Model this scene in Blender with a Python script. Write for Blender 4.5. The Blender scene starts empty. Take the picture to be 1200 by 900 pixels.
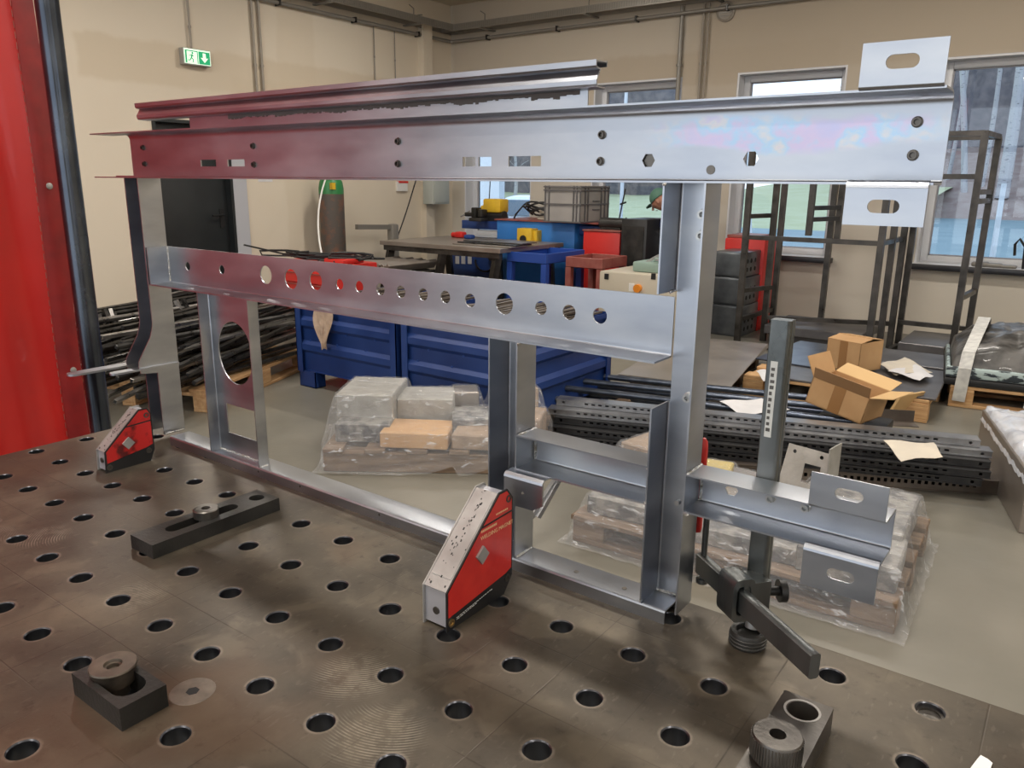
import bpy, math, random
from mathutils import Vector, Matrix, noise as mnoise
from mathutils.geometry import tessellate_polygon
random.seed(7)
SC = bpy.context.scene
COL = SC.collection
T = 0.87                      # height of the welding table top above the floor
R = math.radians
# ------------------------------------------------------------------ camera
F_PX = 914.22
CAMP = Vector((1.2602, -0.4427, 0.5376 + T))
MR = Matrix(((0.80681108, -0.15531062, 0.57003026), (0.59072324, 0.19557403, -0.78281342), (0.01009612, 0.96831266, 0.24953689)))
cam_data = bpy.data.cameras.new('camera')
cam_data.sensor_width = 36.0
cam_data.lens = F_PX / 1200.0 * 36.0
cam_data.clip_start = 0.02
cam_data.clip_end = 300
cam = bpy.data.objects.new('camera', cam_data)
COL.objects.link(cam)
cam.matrix_world = Matrix.Translation(CAMP) @ MR.to_4x4()
SC.camera = cam
# ------------------------------------------------------------------ world, lights, exposure
w = bpy.data.worlds.new('overcast_sky'); SC.world = w; w.use_nodes = True
nt = w.node_tree; nt.nodes.clear()
wo = nt.nodes.new('ShaderNodeOutputWorld'); wb = nt.nodes.new('ShaderNodeBackground')
wb.inputs['Strength'].default_value = 2.0
tc = nt.nodes.new('ShaderNodeTexCoord'); sx = nt.nodes.new('ShaderNodeSeparateXYZ'); wr = nt.nodes.new('ShaderNodeValToRGB')
nt.links.new(tc.outputs['Generated'], sx.inputs[0]); nt.links.new(sx.outputs['Z'], wr.inputs['Fac'])
wr.color_ramp.elements[0].position = 0.0; wr.color_ramp.elements[0].color = (0.90, 0.95, 1.0, 1)
wr.color_ramp.elements[1].position = 0.8; wr.color_ramp.elements[1].color = (0.66, 0.81, 1.0, 1)
nt.links.new(wr.outputs['Color'], wb.inputs['Color']); nt.links.new(wb.outputs[0], wo.inputs[0])
SC.view_settings.view_transform = 'Standard'; SC.view_settings.look = 'None'
SC.view_settings.gamma = 1.0; SC.view_settings.exposure = 0.0
SC.view_settings.use_curve_mapping = False
SC.cycles.max_bounces = 9; SC.cycles.diffuse_bounces = 4; SC.cycles.glossy_bounces = 4
SC.cycles.transparent_max_bounces = 16; SC.cycles.transmission_bounces = 6
SC.cycles.caustics_reflective = False; SC.cycles.caustics_refractive = False
SC.cycles.sample_clamp_indirect = 4.0
LAMP_W = 54.0                 # watts of each added ceiling lamp
# the room: x from -5.94 (wall with the door) to 6, y from -6.5 (added gate opening) to 8 (wall with windows)
XL, XR, YB, YF, HC = -5.94, 5.6, 8.0, -6.0, 3.75
# ------------------------------------------------------------------ pixel rays (used once, to find real positions)
def _ray(u, v): return MR @ Vector(((u - 600) / F_PX, -(v - 450) / F_PX, -1.0))
def PZ(u, v, z): d = _ray(u, v); return CAMP + d * ((z - CAMP.z) / d.z)
def PY(u, v, y): d = _ray(u, v); return CAMP + d * ((y - CAMP.y) / d.y)
def PX(u, v, x): d = _ray(u, v); return CAMP + d * ((x - CAMP.x) / d.x)
# ------------------------------------------------------------------ object helpers
def tag(o, label=None, cat=None, group=None, kind=None):
    if label: o['label'] = label
    if cat: o['category'] = cat
    if group: o['group'] = group
    if kind: o['kind'] = kind
    return o
def empty(name, loc=(0, 0, 0), rz=0.0, label=None, cat=None, group=None, kind=None, parent=None):
    o = bpy.data.objects.new(name, None); COL.objects.link(o)
    o.location = loc; o.rotation_euler = (0, 0, rz); o.empty_display_size = 0.05
    if parent: o.parent = parent
    return tag(o, label, cat, group, kind)
def dup(root, loc=None, rz=None, label=None, group=None, rot=None, parent=None):
    def rec(o, par):
        c = o.copy(); COL.objects.link(c); c.parent = par
        for ch in kids.get(o.name, []): rec(ch, c)
        return c
    kids = {}
    for o in root.children_recursive: kids.setdefault(o.parent.name, []).append(o)
    c = rec(root, parent)
    if loc is not None: c.location = loc
    if rz is not None: c.rotation_euler = (0, 0, rz)
    if rot is not None: c.rotation_euler = rot
    if label: c['label'] = label
    if group: c['group'] = group
    return c
class MB:
    def __init__(s): s.v = []; s.f = []; s.m = []; s.mi = 0
    def add(s, vs, fs):
        b = len(s.v); s.v += [tuple(p) for p in vs]
        for f in fs: s.f.append(tuple(b + i for i in f)); s.m.append(s.mi)
        return s
    def box(s, a, b):
        x0, y0, z0 = [min(p, q) for p, q in zip(a, b)]; x1, y1, z1 = [max(p, q) for p, q in zip(a, b)]
        return s.add([(x0,y0,z0),(x1,y0,z0),(x1,y1,z0),(x0,y1,z0),(x0,y0,z1),(x1,y0,z1),(x1,y1,z1),(x0,y1,z1)],
                     [(0,3,2,1),(4,5,6,7),(0,1,5,4),(1,2,6,5),(2,3,7,6),(3,0,4,7)])
    def obox(s, c, ax, ay, az):
        c = Vector(c); ax = Vector(ax); ay = Vector(ay); az = Vector(az)
        vs = [c + ax*i + ay*j + az*k for k in (-1,1) for (i,j) in ((-1,-1),(1,-1),(1,1),(-1,1))]
        return s.add(vs, [(0,3,2,1),(4,5,6,7),(0,1,5,4),(1,2,6,5),(2,3,7,6),(3,0,4,7)])
    def beam(s, p, q, wd, ht, up=(0,0,1)):
        p = Vector(p); q = Vector(q); d = (q-p); l = d.length/2; d.normalize(); up = Vector(up)
        if abs(d.dot(up)) > .98: up = Vector((0,1,0))
        sd = d.cross(up).normalized(); u = sd.cross(d).normalized()
        return s.obox((p+q)/2, d*l, sd*wd/2, u*ht/2)
    def bbox(s, a, b, r=0.004, n=2):
        import bmesh
        bm = bmesh.new(); bmesh.ops.create_cube(bm, size=1)
        for v in bm.verts: v.co = Vector([(a[k]+b[k])/2 + v.co[k]*abs(b[k]-a[k]) for k in range(3)])
        bmesh.ops.bevel(bm, geom=bm.edges[:], offset=r, segments=n, profile=.5, affect='EDGES')
        bm.verts.index_update()
        s.add([v.co.copy() for v in bm.verts], [tuple(v.index for v in f.verts) for f in bm.faces]); bm.free(); return s
    def cyl(s, p, q, r, r2=None, n=20, inner=0.0, caps=True):
        p = Vector(p); q = Vector(q); r2 = r if r2 is None else r2
        d = (q-p).normalized(); u = d.orthogonal().normalized(); w_ = d.cross(u)
        c = [(math.cos(2*math.pi*i/n), math.sin(2*math.pi*i/n)) for i in range(n)]
        vs = [p + (u*a+w_*b)*r for a,b in c] + [q + (u*a+w_*b)*r2 for a,b in c]
        fs = [(i,(i+1)%n,n+(i+1)%n,n+i) for i in range(n)]
        if inner > 0:
            vs += [p + (u*a+w_*b)*inner for a,b in c] + [q + (u*a+w_*b)*inner for a,b in c]
            fs += [(2*n+(i+1)%n,2*n+i,3*n+i,3*n+(i+1)%n) for i in range(n)]
            fs += [(n+i,n+(i+1)%n,3*n+(i+1)%n,3*n+i) for i in range(n)] + [((i+1)%n,i,2*n+i,2*n+(i+1)%n) for i in range(n)]
        elif caps: fs += [tuple(range(n-1,-1,-1)), tuple(range(n,2*n))]
        return s.add(vs, fs)
    def lathe(s, o, prof, n=24, axis=(0,0,1)):
        o = Vector(o); d = Vector(axis).normalized(); u = d.orthogonal().normalized(); w_ = d.cross(u); vs = []; fs = []
        for (r, h) in prof:
            for i in range(n):
                a = 2*math.pi*i/n; vs.append(o + d*h + (u*math.cos(a)+w_*math.sin(a))*max(r,1e-5))
        for k in range(len(prof)-1):
            for i in range(n): j=(i+1)%n; fs.append((k*n+i,k*n+j,(k+1)*n+j,(k+1)*n+i))
        return s.add(vs, fs)
    def tube(s, pts, r, n=8, caps=True):
        pts = [Vector(p) for p in pts]; vs=[]; fs=[]; u=None
        for i,p in enumerate(pts):
            d = (pts[min(i+1,len(pts)-1)]-pts[max(i-1,0)]).normalized()
            if u is None: u = d.orthogonal().normalized()
            else: u = (u - d*u.dot(d)).normalized()
            w_ = d.cross(u)
            for k in range(n): a=2*math.pi*k/n; vs.append(p+(u*math.cos(a)+w_*math.sin(a))*r)
        for i in range(len(pts)-1):
            for k in range(n): j=(k+1)%n; fs.append((i*n+k,i*n+j,(i+1)*n+j,(i+1)*n+k))
        if caps: fs += [tuple(range(n-1,-1,-1)), tuple(range((len(pts)-1)*n,len(pts)*n))]
        return s.add(vs, fs)
    def plate(s, outline, holes, fn, t):
        """flat plate with holes; fn(x, y, w) maps plate coordinates to space, w runs 0..t"""
        loops = [[Vector((x,y,0)) for x,y in l] for l in [outline]+list(holes)]
        flat = [p for l in loops for p in l]; tris = tessellate_polygon(loops); n=len(flat)
        vs = [fn(p.x,p.y,0) for p in flat]+[fn(p.x,p.y,t) for p in flat]
        fs = [tuple(a) for a in tris]+[tuple(n+i for i in reversed(a)) for a in tris]; b=0
        for l in loops:
            m=len(l)
            for i in range(m): j=(i+1)%m; fs.append((b+i,b+j,n+b+j,n+b+i))
            b+=m
        return s.add(vs, fs)
    def strip(s, path, t, fn, l0, l1):
        """sheet-metal profile: open 2D path thickened by t and run from l0 to l1; fn(x,y,l)"""
        P=[Vector(p) for p in path]; off=[]
        for i,p in enumerate(P):
            a=(P[i]-P[i-1]).normalized() if i>0 else None; b=(P[i+1]-P[i]).normalized() if i<len(P)-1 else None
            if a is None: a=b
            if b is None: b=a
            na=Vector((-a.y,a.x)); nb=Vector((-b.y,b.x)); m=(na+nb)
            m=m.normalized(); k=1/max(.35,m.dot(na)); off.append(p+m*t*k)
        ring=P+off[::-1]; n=len(ring); q=len(P)
        vs=[fn(p.x,p.y,l0) for p in ring]+[fn(p.x,p.y,l1) for p in ring]
        fs=[(i,(i+1)%n,n+(i+1)%n,n+i) for i in range(n)]
        for e in (0,n):
            for i in range(q-1): fs.append((e+i,e+i+1,e+n-2-i,e+n-1-i))
        return s.add(vs, fs)
    def build(s, name, mat, parent=None, label=None, cat=None, group=None, kind=None, smooth=True, ang=32, loc=None, rot=None):
        me = bpy.data.meshes.new(name); me.from_pydata(s.v, [], s.f)
        import bmesh
        bm = bmesh.new(); bm.from_mesh(me); bmesh.ops.recalc_face_normals(bm, faces=bm.faces[:]); bm.to_mesh(me); bm.free()
        for m_ in (mat if isinstance(mat,(list,tuple)) else [mat]): me.materials.append(m_)
        if isinstance(mat,(list,tuple)): me.polygons.foreach_set('material_index', s.m)
        if smooth:
            me.polygons.foreach_set('use_smooth',[True]*len(me.polygons)); me.set_sharp_from_angle(angle=R(ang))
        o = bpy.data.objects.new(name, me); COL.objects.link(o)
        if parent: o.parent = parent
        if loc is not None: o.location = loc
        if rot is not None: o.rotation_euler = rot
        return tag(o, label, cat, group, kind)
def circ(x, y, r, n=20, ry=None): return [(x+r*math.cos(2*math.pi*i/n), y+(ry or r)*math.sin(2*math.pi*i/n)) for i in range(n)]
def rect(x0,y0,x1,y1): return [(x0,y0),(x1,y0),(x1,y1),(x0,y1)]
def hexa(x,y,r): return [(x+r*math.cos(R(60*i)), y+r*math.sin(R(60*i))) for i in range(6)]
def slot(x,y,w_,h_):
    r=h_/2; c=w_/2-r
    return [(x+c+r*math.cos(R(-90+22.5*i)), y+r*math.sin(R(-90+22.5*i))) for i in range(9)]+[(x-c+r*math.cos(R(90+22.5*i)), y+r*math.sin(R(90+22.5*i))) for i in range(9)]
def text(body, size, mat, parent, mw, name='lettering', depth=0.0002, align='LEFT'):
    c = bpy.data.curves.new(name,'FONT'); c.body=body; c.size=size; c.extrude=depth; c.resolution_u=2; c.align_x=align
    c.materials.append(mat); o=bpy.data.objects.new(name,c); COL.objects.link(o); 
    me=bpy.data.meshes.new_from_object(o); bpy.data.objects.remove(o); me.materials.clear(); me.materials.append(mat)
    o=bpy.data.objects.new(name,me); COL.objects.link(o); o.parent=parent; o.matrix_local=mw; return o
# ------------------------------------------------------------------ materials
def mat(name, col, rough=.5, metal=0.0, col2=None, nscale=6, ndetail=4, nlo=.35, nhi=.65, bump=0.0, bscale=60, rvar=0.0, coat=0.0, stretch=(1,1,1), emit=None, estr=0, alpha=None, aniso=0.0, spec=.5):
    m = bpy.data.materials.new(name); m.use_nodes=True; n=m.node_tree; b=n.nodes['Principled BSDF']
    b.inputs['Base Color'].default_value=(*col,1); b.inputs['Roughness'].default_value=rough; b.inputs['Metallic'].default_value=metal
    b.inputs['Coat Weight'].default_value=coat; b.inputs['Specular IOR Level'].default_value=spec
    if aniso: b.inputs['Anisotropic'].default_value=aniso
    if emit: b.inputs['Emission Color'].default_value=(*emit,1); b.inputs['Emission Strength'].default_value=estr
    if alpha is not None: b.inputs['Alpha'].default_value=alpha
    L=n.links.new
    if col2 or rvar or bump:
        tc=n.nodes.new('ShaderNodeTexCoord'); mp=n.nodes.new('ShaderNodeMapping'); mp.inputs['Scale'].default_value=stretch
        L(tc.outputs['Object'],mp.inputs['Vector'])
        no=n.nodes.new('ShaderNodeTexNoise'); no.inputs['Scale'].default_value=nscale; no.inputs['Detail'].default_value=ndetail; L(mp.outputs[0],no.inputs['Vector'])
        if col2:
            r_=n.nodes.new('ShaderNodeValToRGB'); r_.color_ramp.elements[0].position=nlo; r_.color_ramp.elements[1].position=nhi
            r_.color_ramp.elements[0].color=(*col,1); r_.color_ramp.elements[1].color=(*col2,1); L(no.outputs['Fac'],r_.inputs['Fac']); L(r_.outputs['Color'],b.inputs['Base Color'])
        if rvar:
            mr=n.nodes.new('ShaderNodeMapRange'); mr.inputs['From Min'].default_value=.3; mr.inputs['From Max'].default_value=.7
            mr.inputs['To Min'].default_value=max(.03,rough-rvar); mr.inputs['To Max'].default_value=rough+rvar; L(no.outputs['Fac'],mr.inputs['Value']); L(mr.outputs[0],b.inputs['Roughness'])
        if bump:
            n2=n.nodes.new('ShaderNodeTexNoise'); n2.inputs['Scale'].default_value=bscale; n2.inputs['Detail'].default_value=3; L(mp.outputs[0],n2.inputs['Vector'])
            bu=n.nodes.new('ShaderNodeBump'); bu.inputs['Strength'].default_value=bump; bu.inputs['Distance'].default_value=.01; L(n2.outputs['Fac'],bu.inputs['Height']); L(bu.outputs[0],b.inputs['Normal'])
    return m
class G:
    """tiny helper to write math node chains"""
    def __init__(s, m): s.n=m.node_tree; s.b=s.n.nodes['Principled BSDF']; s.tc=s.n.nodes.new('ShaderNodeTexCoord'); s.sp=s.n.nodes.new('ShaderNodeSeparateXYZ'); s.L(s.tc.outputs['Object'],s.sp.inputs[0]); s.x,s.y,s.z=s.sp.outputs
    def L(s,a,b): s.n.links.new(a,b)
    def m(s,op,a,b=0.0,c=0.0,clamp=False):
        k=s.n.nodes.new('ShaderNodeMath'); k.operation=op; k.use_clamp=clamp
        for i,v in enumerate((a,b,c)):
            if hasattr(v,'links'): s.L(v,k.inputs[i])
            else: k.inputs[i].default_value=v
        return k.outputs[0]
    def noise(s,scale,detail=4,vec=None,dist=0.0,rough=.5):
        k=s.n.nodes.new('ShaderNodeTexNoise'); k.inputs['Scale'].default_value=scale; k.inputs['Detail'].default_value=detail; k.inputs['Distortion'].default_value=dist; k.inputs['Roughness'].default_value=rough
        s.L(vec or s.tc.outputs['Object'],k.inputs['Vector']); return k.outputs['Fac']
    def vec(s,scale):
        k=s.n.nodes.new('ShaderNodeMapping'); k.inputs['Scale'].default_value=scale; s.L(s.tc.outputs['Object'],k.inputs['Vector']); return k.outputs[0]
    def step(s,v,lo,hi):
        k=s.n.nodes.new('ShaderNodeMapRange'); k.clamp=True; k.interpolation_type='SMOOTHSTEP'; k.inputs['From Min'].default_value=lo; k.inputs['From Max'].default_value=hi; s.L(v,k.inputs['Value']); return k.outputs[0]
    def band(s,v,a,b,e): return s.m('MULTIPLY',s.step(v,a-e,a+e),s.m('SUBTRACT',1.0,s.step(v,b-e,b+e)))
    def ramp(s,v,stops):
        k=s.n.nodes.new('ShaderNodeValToRGB'); cr=k.color_ramp
        while len(cr.elements)<len(stops): cr.elements.new(.5)
        for e,(p,c) in zip(cr.elements,stops): e.position=p; e.color=(*c,1)
        s.L(v,k.inputs['Fac']); return k.outputs['Color']
    def mix(s,f,a,b):
        k=s.n.nodes.new('ShaderNodeMix'); k.data_type='RGBA'
        for i,v in ((0,f),(6,a),(7,b)):
            if hasattr(v,'links'): s.L(v,k.inputs[i])
            elif i==0: k.inputs[0].default_value=v
            else: k.inputs[i].default_value=(*v,1)
        return k.outputs[2]
    def bump(s,h,strength,dist=.01):
        k=s.n.nodes.new('ShaderNodeBump'); k.inputs['Strength'].default_value=strength; k.inputs['Distance'].default_value=dist; s.L(h,k.inputs['Height']); s.L(k.outputs[0],s.b.inputs['Normal'])
M={}
# zinc-plated sheet steel (soft metallic, faint chromate tints along the top beam)
m_=M['zinc']=mat('zinc_plated_steel',(.5,.55,.62),.3,1.0); g=G(m_)
n1=g.noise(7,5,g.vec((1,1,3))); n2=g.noise(30,4,g.vec((2,2,.4)))
base=g.ramp(n1,[(.3,(.325,.345,.39)),(.5,(.39,.41,.45)),(.7,(.46,.48,.51))])
hue=g.ramp(g.noise(15,4,g.vec((1.6,1,2.2))),[(.3,(.40,.38,.56)),(.42,(.48,.38,.52)),(.5,(.30,.46,.60)),(.57,(.52,.48,.46)),(.64,(.44,.36,.54)),(.72,(.32,.46,.58))])
zz=g.m('ADD',g.z,g.m('MULTIPLY',g.m('SUBTRACT',n1,.5),.05))
msk=g.m('MULTIPLY',g.band(zz,.578,.605,.006),g.band(g.x,1.08,1.345,.05)); msk=g.m('MULTIPLY',msk,.75)
g.L(g.mix(msk,base,hue),g.b.inputs['Base Color'])
g.L(g.m('ADD',g.m('MULTIPLY',n1,.2),.23),g.b.inputs['Roughness']); g.bump(n2,.015,.002)
M['zinc_weld']=mat('weld_bead',(.45,.42,.36),.35,1.0,col2=(.7,.72,.76),nscale=160,bump=.8,bscale=300)
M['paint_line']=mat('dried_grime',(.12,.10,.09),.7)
M['bolt']=mat('zinc_bolt',(.45,.45,.44),.35,1.0,rvar=.1,nscale=80)
M['dark_bolt']=mat('dark_bolt',(.12,.11,.10),.4,.9)
M['blackened']=mat('blackened_steel',(.022,.022,.021),.45,.5,col2=(.048,.046,.043),nscale=9,rvar=.1,bump=.08,bscale=200)
M['machined']=mat('worn_machined_steel',(.10,.092,.084),.36,.9,col2=(.17,.157,.143),nscale=14,rvar=.1,bump=.05,bscale=150)
M['bolt_top']=mat('bronzed_bolt_head',(.10,.082,.065),.4,.75,col2=(.18,.15,.12),nscale=40,rvar=.08)
M['clamp']=mat('clamp_bar_steel',(.11,.118,.118),.34,.9,col2=(.19,.20,.20),nscale=14,rvar=.08,stretch=(1,1,.3),bump=.05,bscale=120)
M['pipe']=mat('blued_pipe',(.06,.07,.09),.25,.95,col2=(.10,.115,.14),nscale=8,rvar=.06)
M['steel_bar']=mat('dark_steel_bar',(.035,.034,.033),.33,.85,col2=(.085,.082,.08),nscale=12,rvar=.1)
M['steel_bar_light']=mat('pale_steel_bar',(.30,.29,.28),.32,.9,col2=(.42,.40,.38),nscale=12,rvar=.08)
M['rack']=mat('rack_raw_steel',(.05,.046,.042),.38,.7,col2=(.10,.092,.085),nscale=8,rvar=.12)
M['profile']=mat('galvanised_profile',(.24,.245,.26),.36,.85,col2=(.36,.365,.38),nscale=9,rvar=.1)
M['profile_dark']=mat('dark_profile',(.035,.036,.04),.42,.6,col2=(.06,.06,.062),nscale=9)
M['profile_brown']=mat('brown_oiled_profile',(.15,.125,.11),.42,.7,col2=(.22,.19,.165),nscale=7,rvar=.1)
M['tube_blue']=mat('blued_tubes',(.07,.085,.12),.3,.8,col2=(.13,.15,.19),nscale=9)
M['sheet']=mat('hot_rolled_sheet',(.28,.245,.215),.38,.6,col2=(.36,.32,.285),nscale=3,rvar=.08)
M['sheet_dark']=mat('dark_sheet',(.12,.115,.12),.4,.6,col2=(.19,.185,.19),nscale=4)
M['red_vinyl']=mat('red_welding_vinyl',(.35,.009,.008),.38,0,col2=(.43,.012,.009),nscale=3,bump=.12,bscale=14,coat=.15)
M['red_hem']=mat('red_vinyl_hem',(.16,.007,.008),.45,0,col2=(.23,.009,.009),nscale=14,bump=.1,bscale=30)
M['red_paint']=mat('red_magnet_paint',(.52,.018,.016),.33,0,col2=(.62,.03,.022),nscale=30,coat=.25,bump=.03)
M['red_worn']=mat('worn_red_magnet_paint',(.50,.018,.016),.4,0,col2=(.10,.008,.008),nscale=38,nlo=.5,nhi=.62,coat=.2)
M['red_machine']=mat('red_machine_paint',(.58,.022,.018),.4)
M['red_brown']=mat('red_brown_paint',(.24,.055,.045),.5,0,col2=(.30,.10,.08),nscale=12)
M['mag_steel']=mat('magnet_steel',(.30,.29,.28),.45,.5,col2=(.42,.41,.395),nscale=16,rvar=.08,bump=.06,bscale=90)
M['mag_front']=mat('magnet_front_face',(.55,.56,.62),.4,.7,col2=(.66,.66,.70),nscale=12)
M['black_rubber']=mat('black_plastic',(.012,.012,.013),.45)
M['black']=mat('black_gap',(.008,.008,.009),.8)
M['brass']=mat('brass_rivet',(.45,.33,.17),.35,1.0)
M['gold_text']=mat('gold_lettering',(.72,.52,.28),.5)
M['white_text']=mat('white_lettering',(.8,.8,.78),.5)
M['blue_bin']=mat('blue_bin_paint',(.006,.027,.135),.42,0,col2=(.014,.045,.19),nscale=3,rvar=.1,bump=.03,bscale=40)
M['navy']=mat('navy_machine_paint',(.012,.045,.20),.42,0,col2=(.02,.06,.24),nscale=4)
M['bright_blue']=mat('bright_blue_paint',(.025,.17,.52),.4,0,col2=(.035,.20,.58),nscale=4)
M['cart_blue']=mat('royal_blue_paint',(.02,.07,.33),.4)
M['yellow']=mat('yellow_paint',(.72,.47,.03),.45,0,col2=(.62,.38,.03),nscale=10)
M['cream']=mat('cream_machine_paint',(.50,.45,.36),.5)
M['green_grey']=mat('sage_machine_paint',(.26,.36,.31),.5)
M['crate']=mat('grey_crate_plastic',(.30,.285,.27),.5,0,col2=(.35,.33,.31),nscale=4)
M['crate_dark']=mat('grey_crate_rib',(.12,.115,.115),.5)
M['dark_machine']=mat('dark_steel_module',(.09,.10,.115),.35,.6,col2=(.17,.185,.20),nscale=6)
M['door']=mat('anthracite_door',(.012,.015,.017),.45,0,col2=(.02,.023,.025),nscale=3)
M['frame_white']=mat('white_window_frame',(.68,.69,.72),.35)
M['frame_grey']=mat('grey_window_gasket',(.30,.30,.33),.4)
M['sill_black']=mat('dark_sill',(.02,.02,.024),.3)
M['rust']=mat('cylinder_paint_worn',(.10,.085,.075),.55,.2,col2=(.22,.10,.06),nscale=9,nlo=.45,nhi=.7)
M['cyl_green']=mat('cylinder_green',(.03,.20,.06),.4)
M['white']=mat('white_plastic',(.75,.75,.73),.5)
M['box_grey']=mat('grey_green_box',(.42,.45,.42),.5)
M['conduit']=mat('conduit_tan',(.30,.265,.22),.45)
M['conduit_grey']=mat('conduit_grey',(.24,.225,.20),.4,.3)
M['tray']=mat('cable_tray',(.30,.28,.25),.4,.6)
M['wood']=mat('pallet_wood',(.46,.26,.115),.7,0,col2=(.60,.38,.19),nscale=5,stretch=(1,8,8),bump=.15,bscale=30)
M['wood_old']=mat('old_pallet_wood',(.12,.078,.05),.75,0,col2=(.22,.15,.095),nscale=5,stretch=(1,8,8),bump=.15,bscale=30)
M['card']=mat('cardboard',(.46,.27,.125),.72,0,col2=(.52,.32,.155),nscale=6,bump=.04)
M['card_in']=mat('cardboard_lit_inside',(.60,.40,.19),.72)  # paler inner cardboard, light on the open flaps put into its colour
M['card_dark']=mat('cardboard_shadow_side',(.30,.17,.08),.75)  # cardboard copy with the near flap's shade put into its colour
M['tape']=mat('brown_tape',(.30,.155,.06),.35)
M['paper']=mat('paper',(.70,.70,.72),.6,0,col2=(.62,.62,.64),nscale=8,bump=.1,bscale=12)
M['paper_cream']=mat('cream_paper',(.66,.60,.50),.6,0,col2=(.58,.53,.45),nscale=8)
M['foil']=mat('crumpled_film',(.62,.65,.72),.22,.3,col2=(.78,.80,.86),nscale=14,bump=1.0,bscale=12)
M['bag']=mat('grey_bag_film',(.035,.034,.033),.35,0,col2=(.15,.145,.14),nscale=7,nlo=.42,nhi=.7,stretch=(1,3,1),bump=.8,bscale=8,coat=.25)
M['bag_print']=mat('printed_bag_edge',(.42,.52,.52),.4,0,col2=(.03,.04,.05),nscale=13,nlo=.48,nhi=.54,stretch=(1,1,2.5))
M['belt']=mat('white_strap',(.60,.60,.57),.45,0,col2=(.45,.45,.44),nscale=20,stretch=(1,4,1))
M['skin']=mat('skin',(.42,.20,.13),.5)
M['cap_green']=mat('green_cap',(.085,.19,.14),.7)
M['overall']=mat('navy_workwear',(.02,.03,.10),.8)
M['glove']=mat('pale_glove',(.55,.52,.48),.8)
M['cloth']=mat('beige_rag',(.58,.44,.33),.9,0,col2=(.45,.33,.25),nscale=20)
M['lamp']=mat('fill_lamp_diffuser',(.9,.9,.9),.5,emit=(1.0,.95,.88),estr=3.0)  # glow of the added ceiling lamps
M['led_white']=mat('exit_sign_lit_white',(.8,.9,.8),.5,emit=(.75,1.0,.78),estr=.55)
M['led_green']=mat('exit_sign_green',(.0,.30,.12),.5,emit=(.0,.42,.16),estr=.5)
M['sign_case']=mat('exit_sign_case',(.35,.34,.32),.5)
# painted walls: warm cream with slightly darker repainted patches, back wall browner towards the top
def wall_mat(name, patches, hi=(.70,.625,.51), lo=(.60,.51,.385)):
    m=mat(name,hi,.75); g=G(m); n=g.noise(.8,3); c=g.mix(g.step(n,.35,.7),hi,(hi[0]*.95,hi[1]*.94,hi[2]*.93)); wob=g.m('MULTIPLY',g.m('SUBTRACT',g.noise(4,3),.5),.12)
    for ax,a0,a1,z0,z1,k in patches:
        q=g.m('ADD',g.x if ax=='x' else g.y,wob); zz=g.m('ADD',g.z,wob)
        mk=g.m('MULTIPLY',g.m('MULTIPLY',g.band(q,a0,a1,.03),g.band(zz,z0,z1,.03)),k); c=g.mix(mk,c,lo)
    g.L(c,g.b.inputs['Base Color']); g.bump(g.noise(60,3),.06); return m
M['wall_l']=wall_mat('cream_wall_left',[('y',3.1,6.9,2.25,2.62,.7),('y',4.6,6.2,2.0,2.4,.4),('y',5.2,5.7,.6,3.2,.35)])
M['wall_b']=wall_mat('cream_wall_back',[('x',-5.5,-1.0,2.45,2.8,.8),('x',-2.4,1.9,2.55,3.3,.75),('x',-5.9,5.6,2.25,4.0,.5),('x',-2.6,5.6,1.2,4.0,.35)],hi=(.60,.555,.48),lo=(.46,.385,.295))
# epoxy floor
m_=M['floor']=mat('sealed_concrete_floor',(.32,.29,.24),.32); g=G(m_)
c=g.ramp(g.noise(1.3,6),[(.3,(.145,.138,.115)),(.5,(.185,.175,.147)),(.72,(.225,.21,.178))])
st=g.step(g.noise(.7,3),.52,.68); c=g.mix(g.m('MULTIPLY',st,.35),c,(.22,.185,.125))
g.L(c,g.b.inputs['Base Color']); g.L(g.m('ADD',g.m('MULTIPLY',g.noise(3,4),.3),.22),g.b.inputs['Roughness']); g.bump(g.noise(40,4),.05)
# welding table top: oily brown steel with scribed lines, scratches and grinding swirls
m_=M['table']=mat('oily_welding_table_steel',(.13,.10,.08),.4,.55); g=G(m_)
nb=g.noise(5,6,rough=.6); nf=g.noise(45,5,rough=.65)
c=g.ramp(nb,[(.28,(.034,.028,.021)),(.42,(.064,.053,.040)),(.58,(.100,.083,.062)),(.75,(.165,.138,.102))])
sp=g.step(nf,.56,.72); c=g.mix(g.m('MULTIPLY',sp,.5),c,(.025,.02,.017)); sc_=g.step(g.noise(150,3,g.vec((1,.35,1))),.60,.72); c=g.mix(g.m('MULTIPLY',sc_,.22),c,(.20,.17,.135)); bl=g.step(g.noise(11,4,dist=.6),.55,.66); c=g.mix(g.m('MULTIPLY',bl,.45),c,(.16,.132,.096))
rs=g.step(g.noise(2.6,3),.55,.68); c=g.mix(g.m('MULTIPLY',rs,.4),c,(.105,.055,.030))
def lines(v):
    a=g.m('ABSOLUTE',g.m('SUBTRACT',g.m('FRACT',g.m('MULTIPLY',v,10.0)),.5)); return g.m('SUBTRACT',1.0,g.step(a,.004,.011))
ln=g.m('MAXIMUM',lines(g.x),lines(g.y)); ln=g.m('MULTIPLY',ln,g.step(g.noise(4,3),.42,.62)); c=g.mix(g.m('MULTIPLY',ln,.55),c,(.03,.023,.018))
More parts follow.
